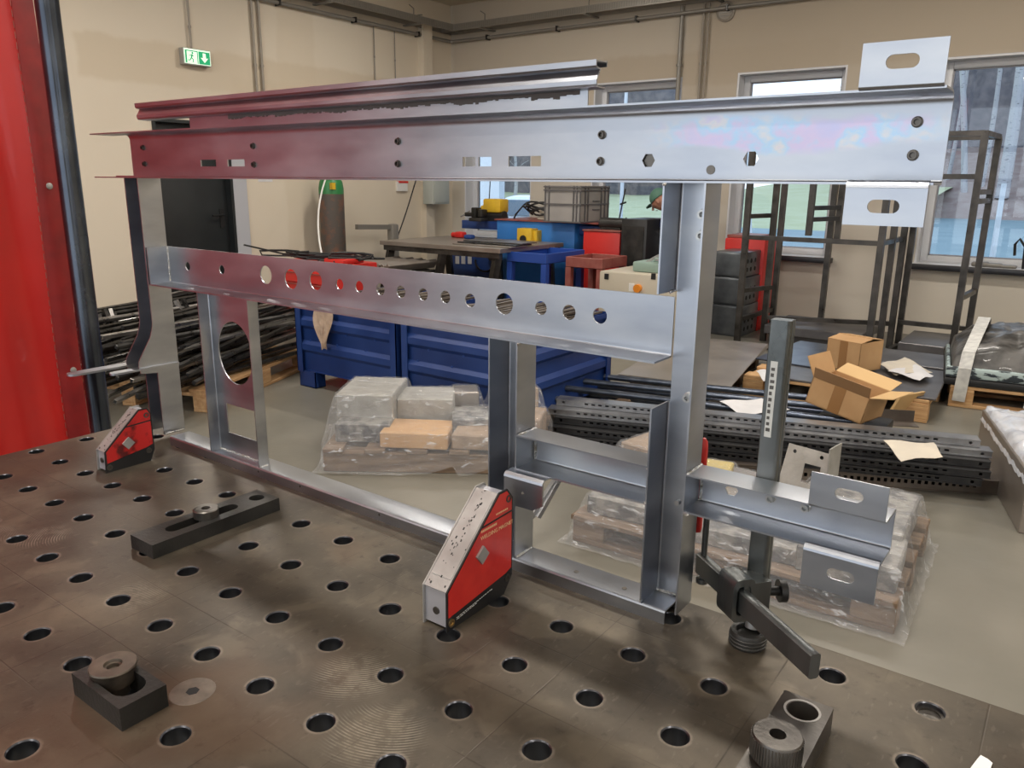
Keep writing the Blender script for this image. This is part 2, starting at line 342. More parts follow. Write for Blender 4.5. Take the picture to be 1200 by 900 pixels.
# halo of bright worn steel around each hole
hx=g.m('SUBTRACT',g.m('FRACT',g.m('ADD',g.m('MULTIPLY',g.x,10.0),.5)),.5); hy=g.m('SUBTRACT',g.m('FRACT',g.m('ADD',g.m('MULTIPLY',g.y,10.0),.5)),.5)
rr=g.m('SQRT',g.m('ADD',g.m('MULTIPLY',hx,hx),g.m('MULTIPLY',hy,hy)))
halo=g.m('MULTIPLY',g.band(rr,.12,.175,.015),g.step(nf,.35,.6)); c=g.mix(g.m('MULTIPLY',halo,.5),c,(.26,.22,.18))
def swirl(cx,cy,rad,off):
    a=g.m('SUBTRACT',g.x,cx); b=g.m('SUBTRACT',g.y,cy); d=g.m('SQRT',g.m('ADD',g.m('MULTIPLY',a,a),g.m('MULTIPLY',b,b)))
    a2=g.m('SUBTRACT',g.x,cx+off[0]); b2=g.m('SUBTRACT',g.y,cy+off[1]); d2=g.m('SQRT',g.m('ADD',g.m('MULTIPLY',a2,a2),g.m('MULTIPLY',b2,b2)))
    w_=g.m('SINE',g.m('MULTIPLY',d2,1700.0)); return g.m('MULTIPLY',g.m('SUBTRACT',1.0,g.step(d,rad*.4,rad)),g.m('MULTIPLY',g.step(w_,-.2,.9),g.step(nf,.35,.6)))
for cx,cy,rad,off in ((.67,.075,.055,(-.05,.06)),(.76,.02,.06,(-.03,.07)),(.31,.02,.05,(-.05,.03)),(.02,.03,.05,(.05,.05)),(-.05,-.02,.05,(.05,.05))):
    c=g.mix(g.m('MULTIPLY',swirl(cx,cy,rad,off),.5),c,(.40,.36,.29))
g.L(c,g.b.inputs['Base Color']); g.L(g.m('ADD',g.m('MULTIPLY',nb,.3),.30),g.b.inputs['Roughness'])
h=g.m('ADD',g.m('MULTIPLY',nf,.5),g.m('MULTIPLY',ln,-1.2)); g.bump(h,.16,.004)
M['hole']=mat('hole_bore_steel',(.085,.088,.10),.33,.9)
# glass, stretch film
m_=M['glass']=bpy.data.materials.new('window_glass'); m_.use_nodes=True; n=m_.node_tree; n.nodes.clear()
o=n.nodes.new('ShaderNodeOutputMaterial'); mx=n.nodes.new('ShaderNodeMixShader'); tr=n.nodes.new('ShaderNodeBsdfTransparent'); gl=n.nodes.new('ShaderNodeBsdfGlossy'); fr=n.nodes.new('ShaderNodeFresnel'); fr.inputs[0].default_value=1.5
tr.inputs[0].default_value=(.86,.91,.95,1); gl.inputs['Roughness'].default_value=.02
n.links.new(fr.outputs[0],mx.inputs[0]); n.links.new(tr.outputs[0],mx.inputs[1]); n.links.new(gl.outputs[0],mx.inputs[2]); n.links.new(mx.outputs[0],o.inputs[0])
def film_mat(name, dens, streak, col=(.80,.82,.86)):
    m=bpy.data.materials.new(name); m.use_nodes=True; n=m.node_tree; n.nodes.clear(); L=n.links.new
    o=n.nodes.new('ShaderNodeOutputMaterial'); mx=n.nodes.new('ShaderNodeMixShader'); tr=n.nodes.new('ShaderNodeBsdfTransparent'); pb=n.nodes.new('ShaderNodeBsdfPrincipled')
    pb.inputs['Base Color'].default_value=(*col,1); pb.inputs['Roughness'].default_value=.12; pb.inputs['Specular IOR Level'].default_value=1.0
    tc=n.nodes.new('ShaderNodeTexCoord'); outs=[]
    for rot,sc in (((.2,.4,.5),9),((1.1,.3,-.7),12),((.5,-.9,1.9),7)):
        mp=n.nodes.new('ShaderNodeMapping'); mp.inputs['Scale'].default_value=(1,9,2.5); mp.inputs['Rotation'].default_value=rot; no=n.nodes.new('ShaderNodeTexNoise'); no.inputs['Scale'].default_value=sc*streak; no.inputs['Detail'].default_value=5; no.inputs['Distortion'].default_value=.5
        L(tc.outputs['Object'],mp.inputs[0]); L(mp.outputs[0],no.inputs['Vector']); outs.append(no.outputs['Fac'])
    m1=n.nodes.new('ShaderNodeMath'); m1.operation='MAXIMUM'; L(outs[0],m1.inputs[0]); L(outs[1],m1.inputs[1]); m2=n.nodes.new('ShaderNodeMath'); m2.operation='MAXIMUM'; L(m1.outputs[0],m2.inputs[0]); L(outs[2],m2.inputs[1]); F_=m2.outputs[0]
    mr=n.nodes.new('ShaderNodeMapRange'); mr.interpolation_type='SMOOTHSTEP'; mr.inputs['From Min'].default_value=.60; mr.inputs['From Max'].default_value=.74; mr.inputs['To Min'].default_value=dens*.38; mr.inputs['To Max'].default_value=min(.95,dens*1.5); L(F_,mr.inputs['Value'])
    bu=n.nodes.new('ShaderNodeBump'); bu.inputs['Strength'].default_value=1.0; bu.inputs['Distance'].default_value=.012; L(F_,bu.inputs['Height']); L(bu.outputs[0],pb.inputs['Normal'])
    L(mr.outputs[0],mx.inputs[0]); L(tr.outputs[0],mx.inputs[1]); L(pb.outputs[0],mx.inputs[2]); L(mx.outputs[0],o.inputs[0]); return m
M['film']=film_mat('stretch_film',.34,1.0)
M['film2']=film_mat('stretch_film_fine',.36,1.25)
# outdoors
M['asphalt']=mat('pale_wet_asphalt',(.20,.28,.31),.7,0,col2=(.25,.33,.35),nscale=.6)
M['grass']=mat('lawn',(.44,.46,.27),.9,0,col2=(.50,.52,.33),nscale=.8)
M['birch']=mat('birch_bark',(.42,.41,.43),.8,0,col2=(.12,.11,.12),nscale=4,nlo=.6,nhi=.68,stretch=(1,1,3))
M['wood_far']=mat('bare_woodland',(.115,.11,.13),1.0,0,col2=(.20,.18,.195),nscale=2.2,ndetail=8)
M['foliage']=mat('far_foliage',(.16,.20,.20),1.0,0,col2=(.26,.30,.28),nscale=3)
M['car_white']=mat('white_car_paint',(.80,.83,.88),.2,coat=.6)
M['car_glass']=mat('car_glass',(.12,.16,.20),.1)
M['car_red']=mat('tail_light_red',(.5,.05,.06),.3)
M['bank']=mat('leaf_litter_bank',(.26,.18,.16),.9,0,col2=(.34,.27,.24),nscale=1.5)
M['brick_far']=mat('far_terracotta_wall',(.42,.26,.21),.8,0,col2=(.48,.33,.28),nscale=3)
# ================================================================== THE SETTING
fl=MB(); fl.box((XL-.3,YF-.3,-.12),(XR+.3,YB+.3,0)); fl.build('floor',M['floor'],kind='structure',label='beige grey sealed concrete workshop floor')
WT=.32
DX0,DX1,DZ=3.72,4.53,1.96      # door on the left wall, along y
wl=MB(); wl.box((XL-WT,YF,0),(XL,DX0,HC)); wl.box((XL-WT,DX1,0),(XL,YB+WT,HC)); wl.box((XL-WT,DX0,DZ),(XL,DX1,HC))
wl.build('wall_left',M['wall_l'],kind='structure')
pl=MB(); pl.box((XL,7.36,0),(XL+.10,7.52,2.47+T)); pl.build('trim_1',M['wall_l'],kind='structure')
WZ0,WZ1=-.17+T,1.68+T
WINS=[(-5.72,-4.62),(-3.74,-2.62),(-2.0,-.90),(-.09,1.05),(1.95,3.1)]
wbk=MB(); xs=XL
for a,b in WINS:
    wbk.box((xs,YB,0),(a,YB+WT,HC)); wbk.box((a,YB,0),(b,YB+WT,WZ0)); wbk.box((a,YB,WZ1),(b,YB+WT,HC)); xs=b
wbk.box((xs,YB,0),(XR+WT,YB+WT,HC)); wbk.build('wall_back',M['wall_b'],kind='structure')
wrr=MB(); xs=YF
for a,b in ((-4.5,-2.7),(-1.6,.2)):
    wrr.box((XR,xs,0),(XR+WT,a,HC)); wrr.box((XR,a,0),(XR+WT,b,1.0)); wrr.box((XR,a,2.6),(XR+WT,b,HC)); xs=b
wrr.box((XR,xs,0),(XR+WT,YB,HC)); wrr.build('wall_right',M['wall_l'],kind='structure')
GX0,GX1,GZ=-4.6,4.4,3.3         # unseen open gate, added behind the camera for bluish daylight
wf=MB(); wf.box((XL-WT,YF-WT,0),(GX0,YF,HC)); wf.box((GX1,YF-WT,0),(XR+WT,YF,HC)); wf.box((GX0,YF-WT,GZ),(GX1,YF,HC)); wf.build('wall_front',M['wall_l'],kind='structure')
M['ceil']=mat('warm_white_ceiling',(.60,.53,.41),.8)
ce=MB(); ce.box((XL-WT,YF-WT,HC),(XR+WT,YB+WT,HC+.2)); ce.build('ceiling',M['ceil'],kind='structure')
cb=MB(); cb.box((XL,YB-.35,2.76+T),(XR,YB,HC)); cb.box((XL,YF,2.76+T),(XL+.35,YB-.35,HC)); cb.build('trim_2',M['ceil'],kind='structure')
for i,(a,b) in enumerate(WINS):
    e=empty('window_%d'%(i+1),((a+b)/2,YB,WZ0),kind='structure')
    hw=(b-a)/2; h=WZ1-WZ0
    rv=MB()
    rv.box((-hw,.005,0),(-hw+.02,.2,h)); rv.box((hw-.02,.005,0),(hw,.2,h)); rv.box((-hw+.02,.005,h-.02),(hw-.02,.2,h)); rv.build('window_reveal',M['frame_white'],e)
    fb=MB(); f=.065; x0,x1=-hw+.02,hw-.02; z1=h-.02
    for q in ((x0,.16,0,x0+f,.24,z1),(x1-f,.16,0,x1,.24,z1),(x0+f,.16,0,x1-f,.24,f),(x0+f,.16,z1-f,x1-f,.24,z1)): fb.bbox(q[:3],q[3:],.006)
    fb.build('window_frame',M['frame_white'],e)
    gk=MB(); k=f; 
    for q in ((x0+k,.19,k,x0+k+.012,.215,z1-k),(x1-k-.012,.19,k,x1-k,.215,z1-k),(x0+k,.19,k,x1-k,.215,k+.012),(x0+k,.19,z1-k-.012,x1-k,.215,z1-k)): gk.box(q[:3],q[3:])
    gk.build('gasket',M['frame_grey'],e)
    gp=MB(); gp.box((x0+k,.2,k),(x1-k,.206,z1-k)); gp.build('pane',M['glass'],e,smooth=False)
    sl=MB(); sl.bbox((-hw-.06,-.10,-.055),(hw+.06,.16,-.001),.006); sl.mi=0
    sl.build('window_sill',M['sill_black'],e); st_=MB(); st_.box((-hw-.05,-.09,-.0005),(hw+.05,.155,.004)); st_.build('sill_top',M['frame_white'],e)
# door
e=empty('door_1',(XL,(DX0+DX1)/2,0),kind='structure'); hw=(DX1-DX0)/2
d=MB(); d.bbox((-.12,-hw+.03,.01),(-.07,hw-.03,DZ-.03),.004); d.build('door_leaf',M['door'],e)
d=MB(); d.box((-.2,-hw,0),(.015,-hw+.03,DZ)); d.box((-.2,hw-.03,0),(.015,hw,DZ)); d.box((-.2,-hw,DZ-.03),(.015,hw,DZ)); d.build('door_frame',M['door'],e)
d=MB(); d.box((-.069,hw-.13,.93),(-.062,hw-.08,1.12)); d.tube([(-.065,hw-.105,1.06),(-.02,hw-.105,1.06),(-.018,hw-.12,1.06),(-.018,hw-.24,1.055)],.010); d.build('door_handle',M['black_rubber'],e)
d=MB(); d.box((.0,DX1+.0,0),(.02,DX1+.16,DZ+.0)); M['cool_wall']=mat('grey_door_surround',(.45,.46,.50),.6)
d.build('trim_3',M['cool_wall'],kind='structure',loc=(XL,0,0))
# added ceiling lamps, unseen, that brighten the room (all above the frame)
lk=0
for ly in (-3.6,-.6,2.4,5.4):
    for lx in (-3.6,0.2,3.8):
        e=empty('fill_ceiling_lamp',(lx,ly,HC),label='added long white ceiling lamp, unseen above the workshop',cat='lamp',group='added ceiling lamps out of view')
        b=MB(); b.bbox((-.65,-.14,-.09),(.65,.14,-.0),.01); b.build('fill_lamp_housing',M['white'],e)
        b=MB(); b.box((-.62,-.12,-.096),(.62,.12,-.091)); b.build('fill_lamp_diffuser',M['lamp'],e)
        ld=bpy.data.lights.new('fill_light','AREA'); ld.shape='RECTANGLE'; ld.size=1.2; ld.size_y=.24; ld.energy=LAMP_W; ld.color=(1.0,.93,.84)
        lo=bpy.data.objects.new('fill_light',ld); COL.objects.link(lo); lo.parent=e; lo.location=(0,0,-.11)
M['plug']=mat('dull_plug_steel',(.12,.10,.082),.5,.5,col2=(.18,.15,.125),nscale=60)
# ================================================================== WELDING TABLE
tb=empty('welding_table',(0,0,T),label='big brown steel welding table with a grid of round holes',cat='table')
TX0,TX1,TY0,TY1=-.43,2.12,-1.08,.452
mb=MB(); NS=24
for i in range(-4,22):
    for j in range(-11,5):
        cx,cy=i*.1,j*.1; xa,xb=max(cx-.05,TX0),min(cx+.05,TX1); ya,yb=max(cy-.05,TY0),min(cy+.05,TY1)
        if i==-4: xa=TX0
        if i==21: xb=TX1
        if j==-11: ya=TY0
        if j==4: yb=TY1
        if yb-ya<.01: continue
        if j==-11: cyy=None
        sq=[];
        for k in range(NS):
            a=2*math.pi*k/NS; c_,s_=math.cos(a),math.sin(a); m=max(abs(c_),abs(s_))
            px=cx+(c_/m)*(.05); py=cy+(s_/m)*(.05); sq.append((min(max(px,xa),xb),min(max(py,ya),yb)))
        hole = not (j==-11)
        if not hole: mb.add([(x,y,0) for x,y in rect(xa,ya,xb,yb)],[(0,1,2,3)]); continue
        b=[(x,y,0) for x,y in sq]
        for r_,z_ in ((.0150,0),(.0138,-.0013),(.0138,-.024)):
            b+=[(cx+r_*math.cos(2*math.pi*k/NS),cy+r_*math.sin(2*math.pi*k/NS),z_) for k in range(NS)]
        mb.mi=0; base=len(mb.v); mb.add(b,[(k,(k+1)%NS,NS+(k+1)%NS,NS+k) for k in range(NS)])
        for q in (1,2):
            for k in range(NS): mb.f.append(tuple(base+v for v in (q*NS+k,q*NS+(k+1)%NS,(q+1)*NS+(k+1)%NS,(q+1)*NS+k))); mb.m.append(1)
mb.mi=0
me_top=mb.build('tabletop',[M['table'],M['hole']],tb,ang=40)
for nm_,a,b in (('side_skirt',(TX0,TY1-.012,-.15),(TX1,TY1,-.0005)),('side_skirt',(TX0,TY0,-.15),(TX1,TY0+.012,-.0005)),('side_skirt',(TX0,TY0+.012,-.15),(TX0+.012,TY1-.012,-.0005)),('side_skirt',(TX1-.012,TY0+.012,-.15),(TX1,TY1-.012,-.0005))):
    q=MB(); q.box(a,b); q.build(nm_,M['table'],tb)
for lx in (TX0+.12,TX1-.12):
    for ly in (TY0+.12,TY1-.12):
        q=MB(); q.bbox((lx-.05,ly-.05,-T+.02),(lx+.05,ly+.05,-.15),.006); lg=q.build('leg',M['blackened'],tb)
        q=MB(); q.cyl((lx,ly,-T),(lx,ly,-T+.02),.06); q.build('foot',M['machined'],lg)
def plug(x,y,r,hr,z=.0006):
    q=MB(); q.lathe((x,y,0),[(hr*.8,z-.0002),(hr,z),(r-.002,z),(r-.0008,z-.0003),(r,-.001)],32); o=q.build('threaded_plug',M['plug'],tb); q=MB(); q.add([(x+a*.9,y+b*.9,z-.0001) for a,b in hexa(0,0,hr)],[tuple(range(6))]); q.build('hex_socket',M['black'],o); return o
plug(.55,-.05,.0245,.008)
q=MB(); q.lathe((1.2,.4,0),[(.0,-.007),(.011,-.007),(.011,-.005),(.0138,-.005)],32); q.build('hole_plug',M['machined'],tb)

# ================================================================== THE WELDED FRAME
FR=empty('welded_steel_frame',(-.2272,.388,T),rz=-.0057,label='large zinc-plated welded sheet steel frame standing on the table',cat='frame')
DW=.045; H=.0186; TK=.0022; RO=.0045
def arc(cx,cy,r,a0,a1,n=4): return [(cx+r*math.cos(R(a0+(a1-a0)*i/n)),cy+r*math.sin(R(a0+(a1-a0)*i/n))) for i in range(n+1)]
def chan(mb,axis,l0,l1,c0,c1,d0=0,dw=DW,holes=(),lo=None,hi=None,t=TK,rh=RO):
    fw=(lambda x,y,w_: (x,dw+w_,y)) if axis=='s' else (lambda x,y,w_: (y,dw+w_,x))
    fs=(lambda x,y,l: (l,x,y)) if axis=='s' else (lambda x,y,l: (y,x,l))
    lo=[(l0,l1)] if lo is None else lo; hi=[(l0,l1)] if hi is None else hi
    mb.plate(rect(l0,c0+(RO if lo else 0),l1,c1-(rh if hi else 0)),holes,fw,t)
    D=dw+t
    for a,b in lo: mb.strip([(d0,c0)]+arc(D-RO,c0+RO,RO,-90,0),t,fs,a,b)
    for a,b in hi: mb.strip(arc(D-rh,c1-rh,rh,0,90,4 if rh==RO else 9)+[(d0,c1)],t,fs,a,b)
    return mb
# top beam
_b=MB.build
def _fb(s,name,mat_,parent=None,**k):
    if parent is FR: k.setdefault('ang',20)
    return _b(s,name,mat_,parent,**k)
MB.build=_fb
BZ0,BZ1=.5395,.6258
hl=[rect(.128,.5615,.1765,.5735),rect(.212,.5612,.2625,.5732),rect(.7635,.5592,.786,.5718),rect(.792,.5592,.8144,.5716),rect(.8433,.559,.896,.572),hexa(1.0502,.565,.0085),hexa(1.1738,.5658,.0088)]
b=chan(MB(),'s',-.115,1.363,BZ0,BZ1,holes=hl,lo=[(-.185,1.363)],hi=[(-.115,1.363)],rh=.0125)
b.box((-.185,0,BZ1-TK),(-.115,DW+TK,BZ1))
b.box((-.185,.03,BZ0),(-.115,DW+TK,BZ0+TK))
beam=b.build('top_beam',M['zinc'],FR)
q=MB(); q.add([(x,DW+.0035,z) for x,z in hexa(1.0502,.565,.0105)],[tuple(range(6))]); q.build('hex_insert',M['machined'],beam)
q=MB(); q.cyl((1.1286,DW+.0,.5542),(1.1286,DW-.0008,.5542),.0052,n=16); q.build('rivet',M['machined'],beam)
for s_,z_ in ((.64,.5953),(.639,.5634),(.986,.5956),(.985,.5645),(1.3347,.5984),(1.3347,.5676),(-.067,.5984),(-.067,.567),(.291,.595),(.29,.564)):
    q=MB(); q.lathe((s_,DW,z_),[(.0054,0),(.0054,.0010),(.0044,.0014),(.0042,.0014),(.0042,.0042),(.0028,.0042),(.0026,.001),(0,.001)],14,axis=(0,-1,0)); q.build('threaded_insert',M['dark_bolt'],beam)
# mounting tabs on beam end (top and bottom)
def tab(z0,z1,s0,s1,sc,zc,up,parent,d=0.0):
    q=MB(); q.plate(rect(s0,z0,s1,z1),[slot(sc,zc,.0285,.0125)],lambda x,y,w_:(x,d-w_,y),TK)
    if up: q.strip(arc(d+.004,z0+.002,.006,180,270)[:] ,.0015,lambda x,y,l:(l,x,y),s0,s1)
    else: q.strip(arc(d+.004,z1-.002,.006,90,180)[::-1],.0015,lambda x,y,l:(l,x,y),s0,s1)
    return q.build('mounting_tab',M['zinc'],parent)
tab(BZ1+.002,.666,1.289,1.361,1.3245,.6482,True,FR,-.001); tab(.5015,BZ0-.001,1.288,1.360,1.3235,.5195,False,FR,-.001)
# guard rail on the top beam
pr=[(.030,.646),(.012,.647),(.010,.650),(.010,.655),(.017,.6665),(.010,.6675),(.008,.670),(.008,.6765),(.034,.6775),(.034,.671)]
q=MB(); q.strip(pr[::-1],.0018,lambda x,y,l:(l,x,y),-.016,.996); q.plate(rect(.131,BZ1,.974,.648),[],lambda x,y,w_:(x,.028+w_,y),.002)
gr=q.build('guard_rail',M['zinc'],FR,ang=20)
q=MB(); 
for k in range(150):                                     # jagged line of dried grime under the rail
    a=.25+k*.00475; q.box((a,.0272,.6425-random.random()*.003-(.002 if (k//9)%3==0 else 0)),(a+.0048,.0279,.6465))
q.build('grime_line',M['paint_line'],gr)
# lower rail
q=MB(); q.strip([(0,0),(0,H-.003),(.0012,H-.0008),(.003,H),(DW-.001,H),(DW+.0012,H-.0008),(DW+TK,H-.003),(DW+TK,0)][::-1],.002,lambda x,y,l:(l,x,y),0,1.128)
lr=q.build('bottom_rail',M['zinc'],FR)
for s_ in (.30,.42,.62): q=MB(); q.cyl((s_,0,.011),(s_,-.0004,.011),.002,n=10); q.build('drain_hole',M['dark_bolt'],lr)
for s_ in (.985,1.06): q=MB(); q.cyl((s_,.02,H),(s_,.02,H+.0004),.0035,n=12); q.build('drain_hole',M['dark_bolt'],lr)
# cross beam
ch=[(.0521,.3714,.0085),(.1669,.3729,.0085),(.3013,.3733,.0165),(.3713,.3713,.0175),(.437,.3736,.016),(.4969,.3727,.009),(.5438,.3725,.0095),(.5927,.3726,.0095),(.6375,.3725,.0095),(.6841,.3728,.0095),(.7287,.373,.0095),(.7761,.3724,.0098),(.838,.3735,.0152),(.9003,.3738,.0095),(.9455,.3727,.0102),(.9923,.3732,.0105)]
q=chan(MB(),'s',-.0155,1.0945,.3325,.4069,holes=[circ(s_,z_,r_) for s_,z_,r_ in ch],hi=[])
q.box((-.017,.002,.3325),(-.0148,DW+TK,.4069)); q.build('cross_beam',M['zinc'],FR)
# uprights
def upright(nm,s0,s1,z0,z1,lo,hi,dw=DW,holes=()):
    return chan(MB(),'z',z0,z1,s0,s1,dw=dw,lo=lo,hi=hi,holes=holes).build(nm,M['zinc'],FR)
ru=upright('upright',1.0925,1.1435,H,BZ0,[(H,.277),(.4147,BZ0)],[(H,BZ0)])
for s_,z_ in ((1.125,.505),(1.125,.481),(1.122,.287)):
    q=MB(); q.lathe((s_,DW,z_),[(.007,0),(.007,.0015),(.0055,.002),(.0055,.009),(.003,.009),(.003,.003),(0,.003)],12,axis=(0,-1,0)); q.build('bolt',M['bolt'],ru)
q=MB(); q.cyl((1.136,-.004,.168),(1.136,.003,.168),.003,n=10); q.build('weld_stud',M['bolt'],ru)
upright('upright',.8455,.8945,H,.3325,[(H,.3325)],[(H,.3325)])
# upright with the big oval cut-out (shallower channel)
hs=[[(a,c) for (c,a) in circ(.2225,.222,.0525,36,.0605)],[(a,c) for (c,a) in rect(.180,.058,.270,.1175)]]
q=MB(); DP=.022; q.plate(rect(H,.148+RO,.3325,.3035-RO),[],lambda x,y,w_:(y,DP+w_,x),TK) if False else None
q=chan(MB(),'z',H,.3325,.148,.3035,dw=DP,holes=[[(z,s) for z,s in hs[0]],[(z,s) for z,s in hs[1]]])
q.build('cutout_upright',M['zinc'],FR)
# left upright with knee and hook tabs
poly=[(0,H),(0,.152),(-.035,.156),(-.038,.172),(-.037,.181),(-.008,.227),(-.002,.245),(0,.256),(0,BZ0),(DW+TK,BZ0),(DW+TK,H)]
q=MB(); q.plate([(d_,z_) for d_,z_ in poly],[],lambda x,y,w_:(-.0195-w_,x,y),TK); q.plate([(d_,z_) for d_,z_ in poly],[],lambda x,y,w_:(-.070+w_,x,y),TK)
q.box((-.0678,DW,H),(-.0217,DW+TK,BZ0)); lu=q.build('kneed_upright',M['zinc'],FR)
def hook(s0,s1,d0,d1,z): 
    q=MB(); r_=(s1-s0)/2; pts=[(s0,d1),(s0,d0+r_)]+[(s0+r_-r_*math.cos(R(a)),d0+r_-r_*math.sin(R(a))) for a in range(20,180,20)]+[(s1,d0+r_),(s1,d1)]
    q.plate(pts,[],lambda x,y,w_:(x,y,z+w_),.004); q.build('hook_tab',M['zinc'],lu)
hook(-.094,-.066,-.150,.0,.164); hook(-.034,-.012,-.095,DW,.164)
# shelf channel and arm channel, arm tabs, corner bracket
q=chan(MB(),'s',.8945,1.0925,.1535,.2035); q.build('shelf_channel',M['zinc'],FR)
q=chan(MB(),'s',1.1435,1.364,.1565,.2055,holes=[hexa(1.184,.1815,.0082)]); am=q.build('arm_channel',M['zinc'],FR)
tab(.207,.2435,1.286,1.363,1.3255,.2262,True,FR,-.001); tab(.112,.1555,1.2865,1.363,1.327,.1345,False,FR,-.001)
for s_,z_ in ((1.232,.184),(1.272,.183)):
    q=MB(); q.lathe((s_,DW,z_),[(.006,0),(.006,.0015),(.0045,.002),(.0045,.008),(.0025,.008),(.0025,.003),(0,.003)],12,axis=(0,-1,0)); q.build('bolt',M['bolt'],am)
rr_=.012
cp=[(.886,.1485),(.886,.108+rr_)]+[(.886+rr_-rr_*math.cos(R(a)),.108+rr_-rr_*math.sin(R(a))) for a in (22,45,67,90)]+[(.934,.108),(.950,.118),(.950,.1485)]
q=MB(); q.plate(cp,[circ(.918,.129,.0025,10)],lambda x,y,w_:(x,-.013-w_,y),.003); q.strip([(-.0155,.147),(-.0145,.150),(-.011,.1525),(.004,.1525)],.0015,lambda x,y,l:(l,x,y),.886,.950); q.build('corner_bracket',M['zinc'],FR)
# weld beads
wl_=MB()
def weld(p,q_,r_=.0018):
    p=Vector(p); q_=Vector(q_); n=max(3,int((q_-p).length/.003)); pts=[p.lerp(q_,i/n)+Vector([random.uniform(-.0006,.0006) for _ in range(3)]) for i in range(n+1)]; wl_.tube(pts,r_,6)
for a,b_ in (((-.0145,.0445,.337),(-.0145,.0445,.4065)),((-.0195,.002,H+.001),(-.0195,.044,H+.001)),((.15,.0205,H+.001),(.30,.0205,H+.001)),((.3035,.003,H+.001),(.3035,.02,H+.001)),((.8945,.002,H+.001),(.8945,.044,H+.001)),
  ((1.095,.044,H+.001),(1.14,.044,H+.001)),((.897,.002,.2035),(.897,.044,.2035)),((.8965,.044,.158),(.8965,.044,.2)),((1.0925,.001,.20),(1.0925,.003,.2035)),((1.0925,.001,.154),(1.0925,.001,.157)),
  ((1.145,.001,.2055),(1.145,.044,.2055)),((1.146,.044,.16),(1.146,.044,.203)),((1.1445,.0,.156),(1.150,.0,.156)),((1.093,.0,H+.001),(1.0935,.004,H+.003)),((.896,-.001,.331),(.897,.004,.3315)),((1.093,.001,.5375),(1.096,.0,.5385)),((1.0955,.0445,.4147),(1.0955,.03,.4147))): weld(a,b_)
wl_.build('weld_bead',M['zinc_weld'],FR,kind='stuff')

MB.build=_b
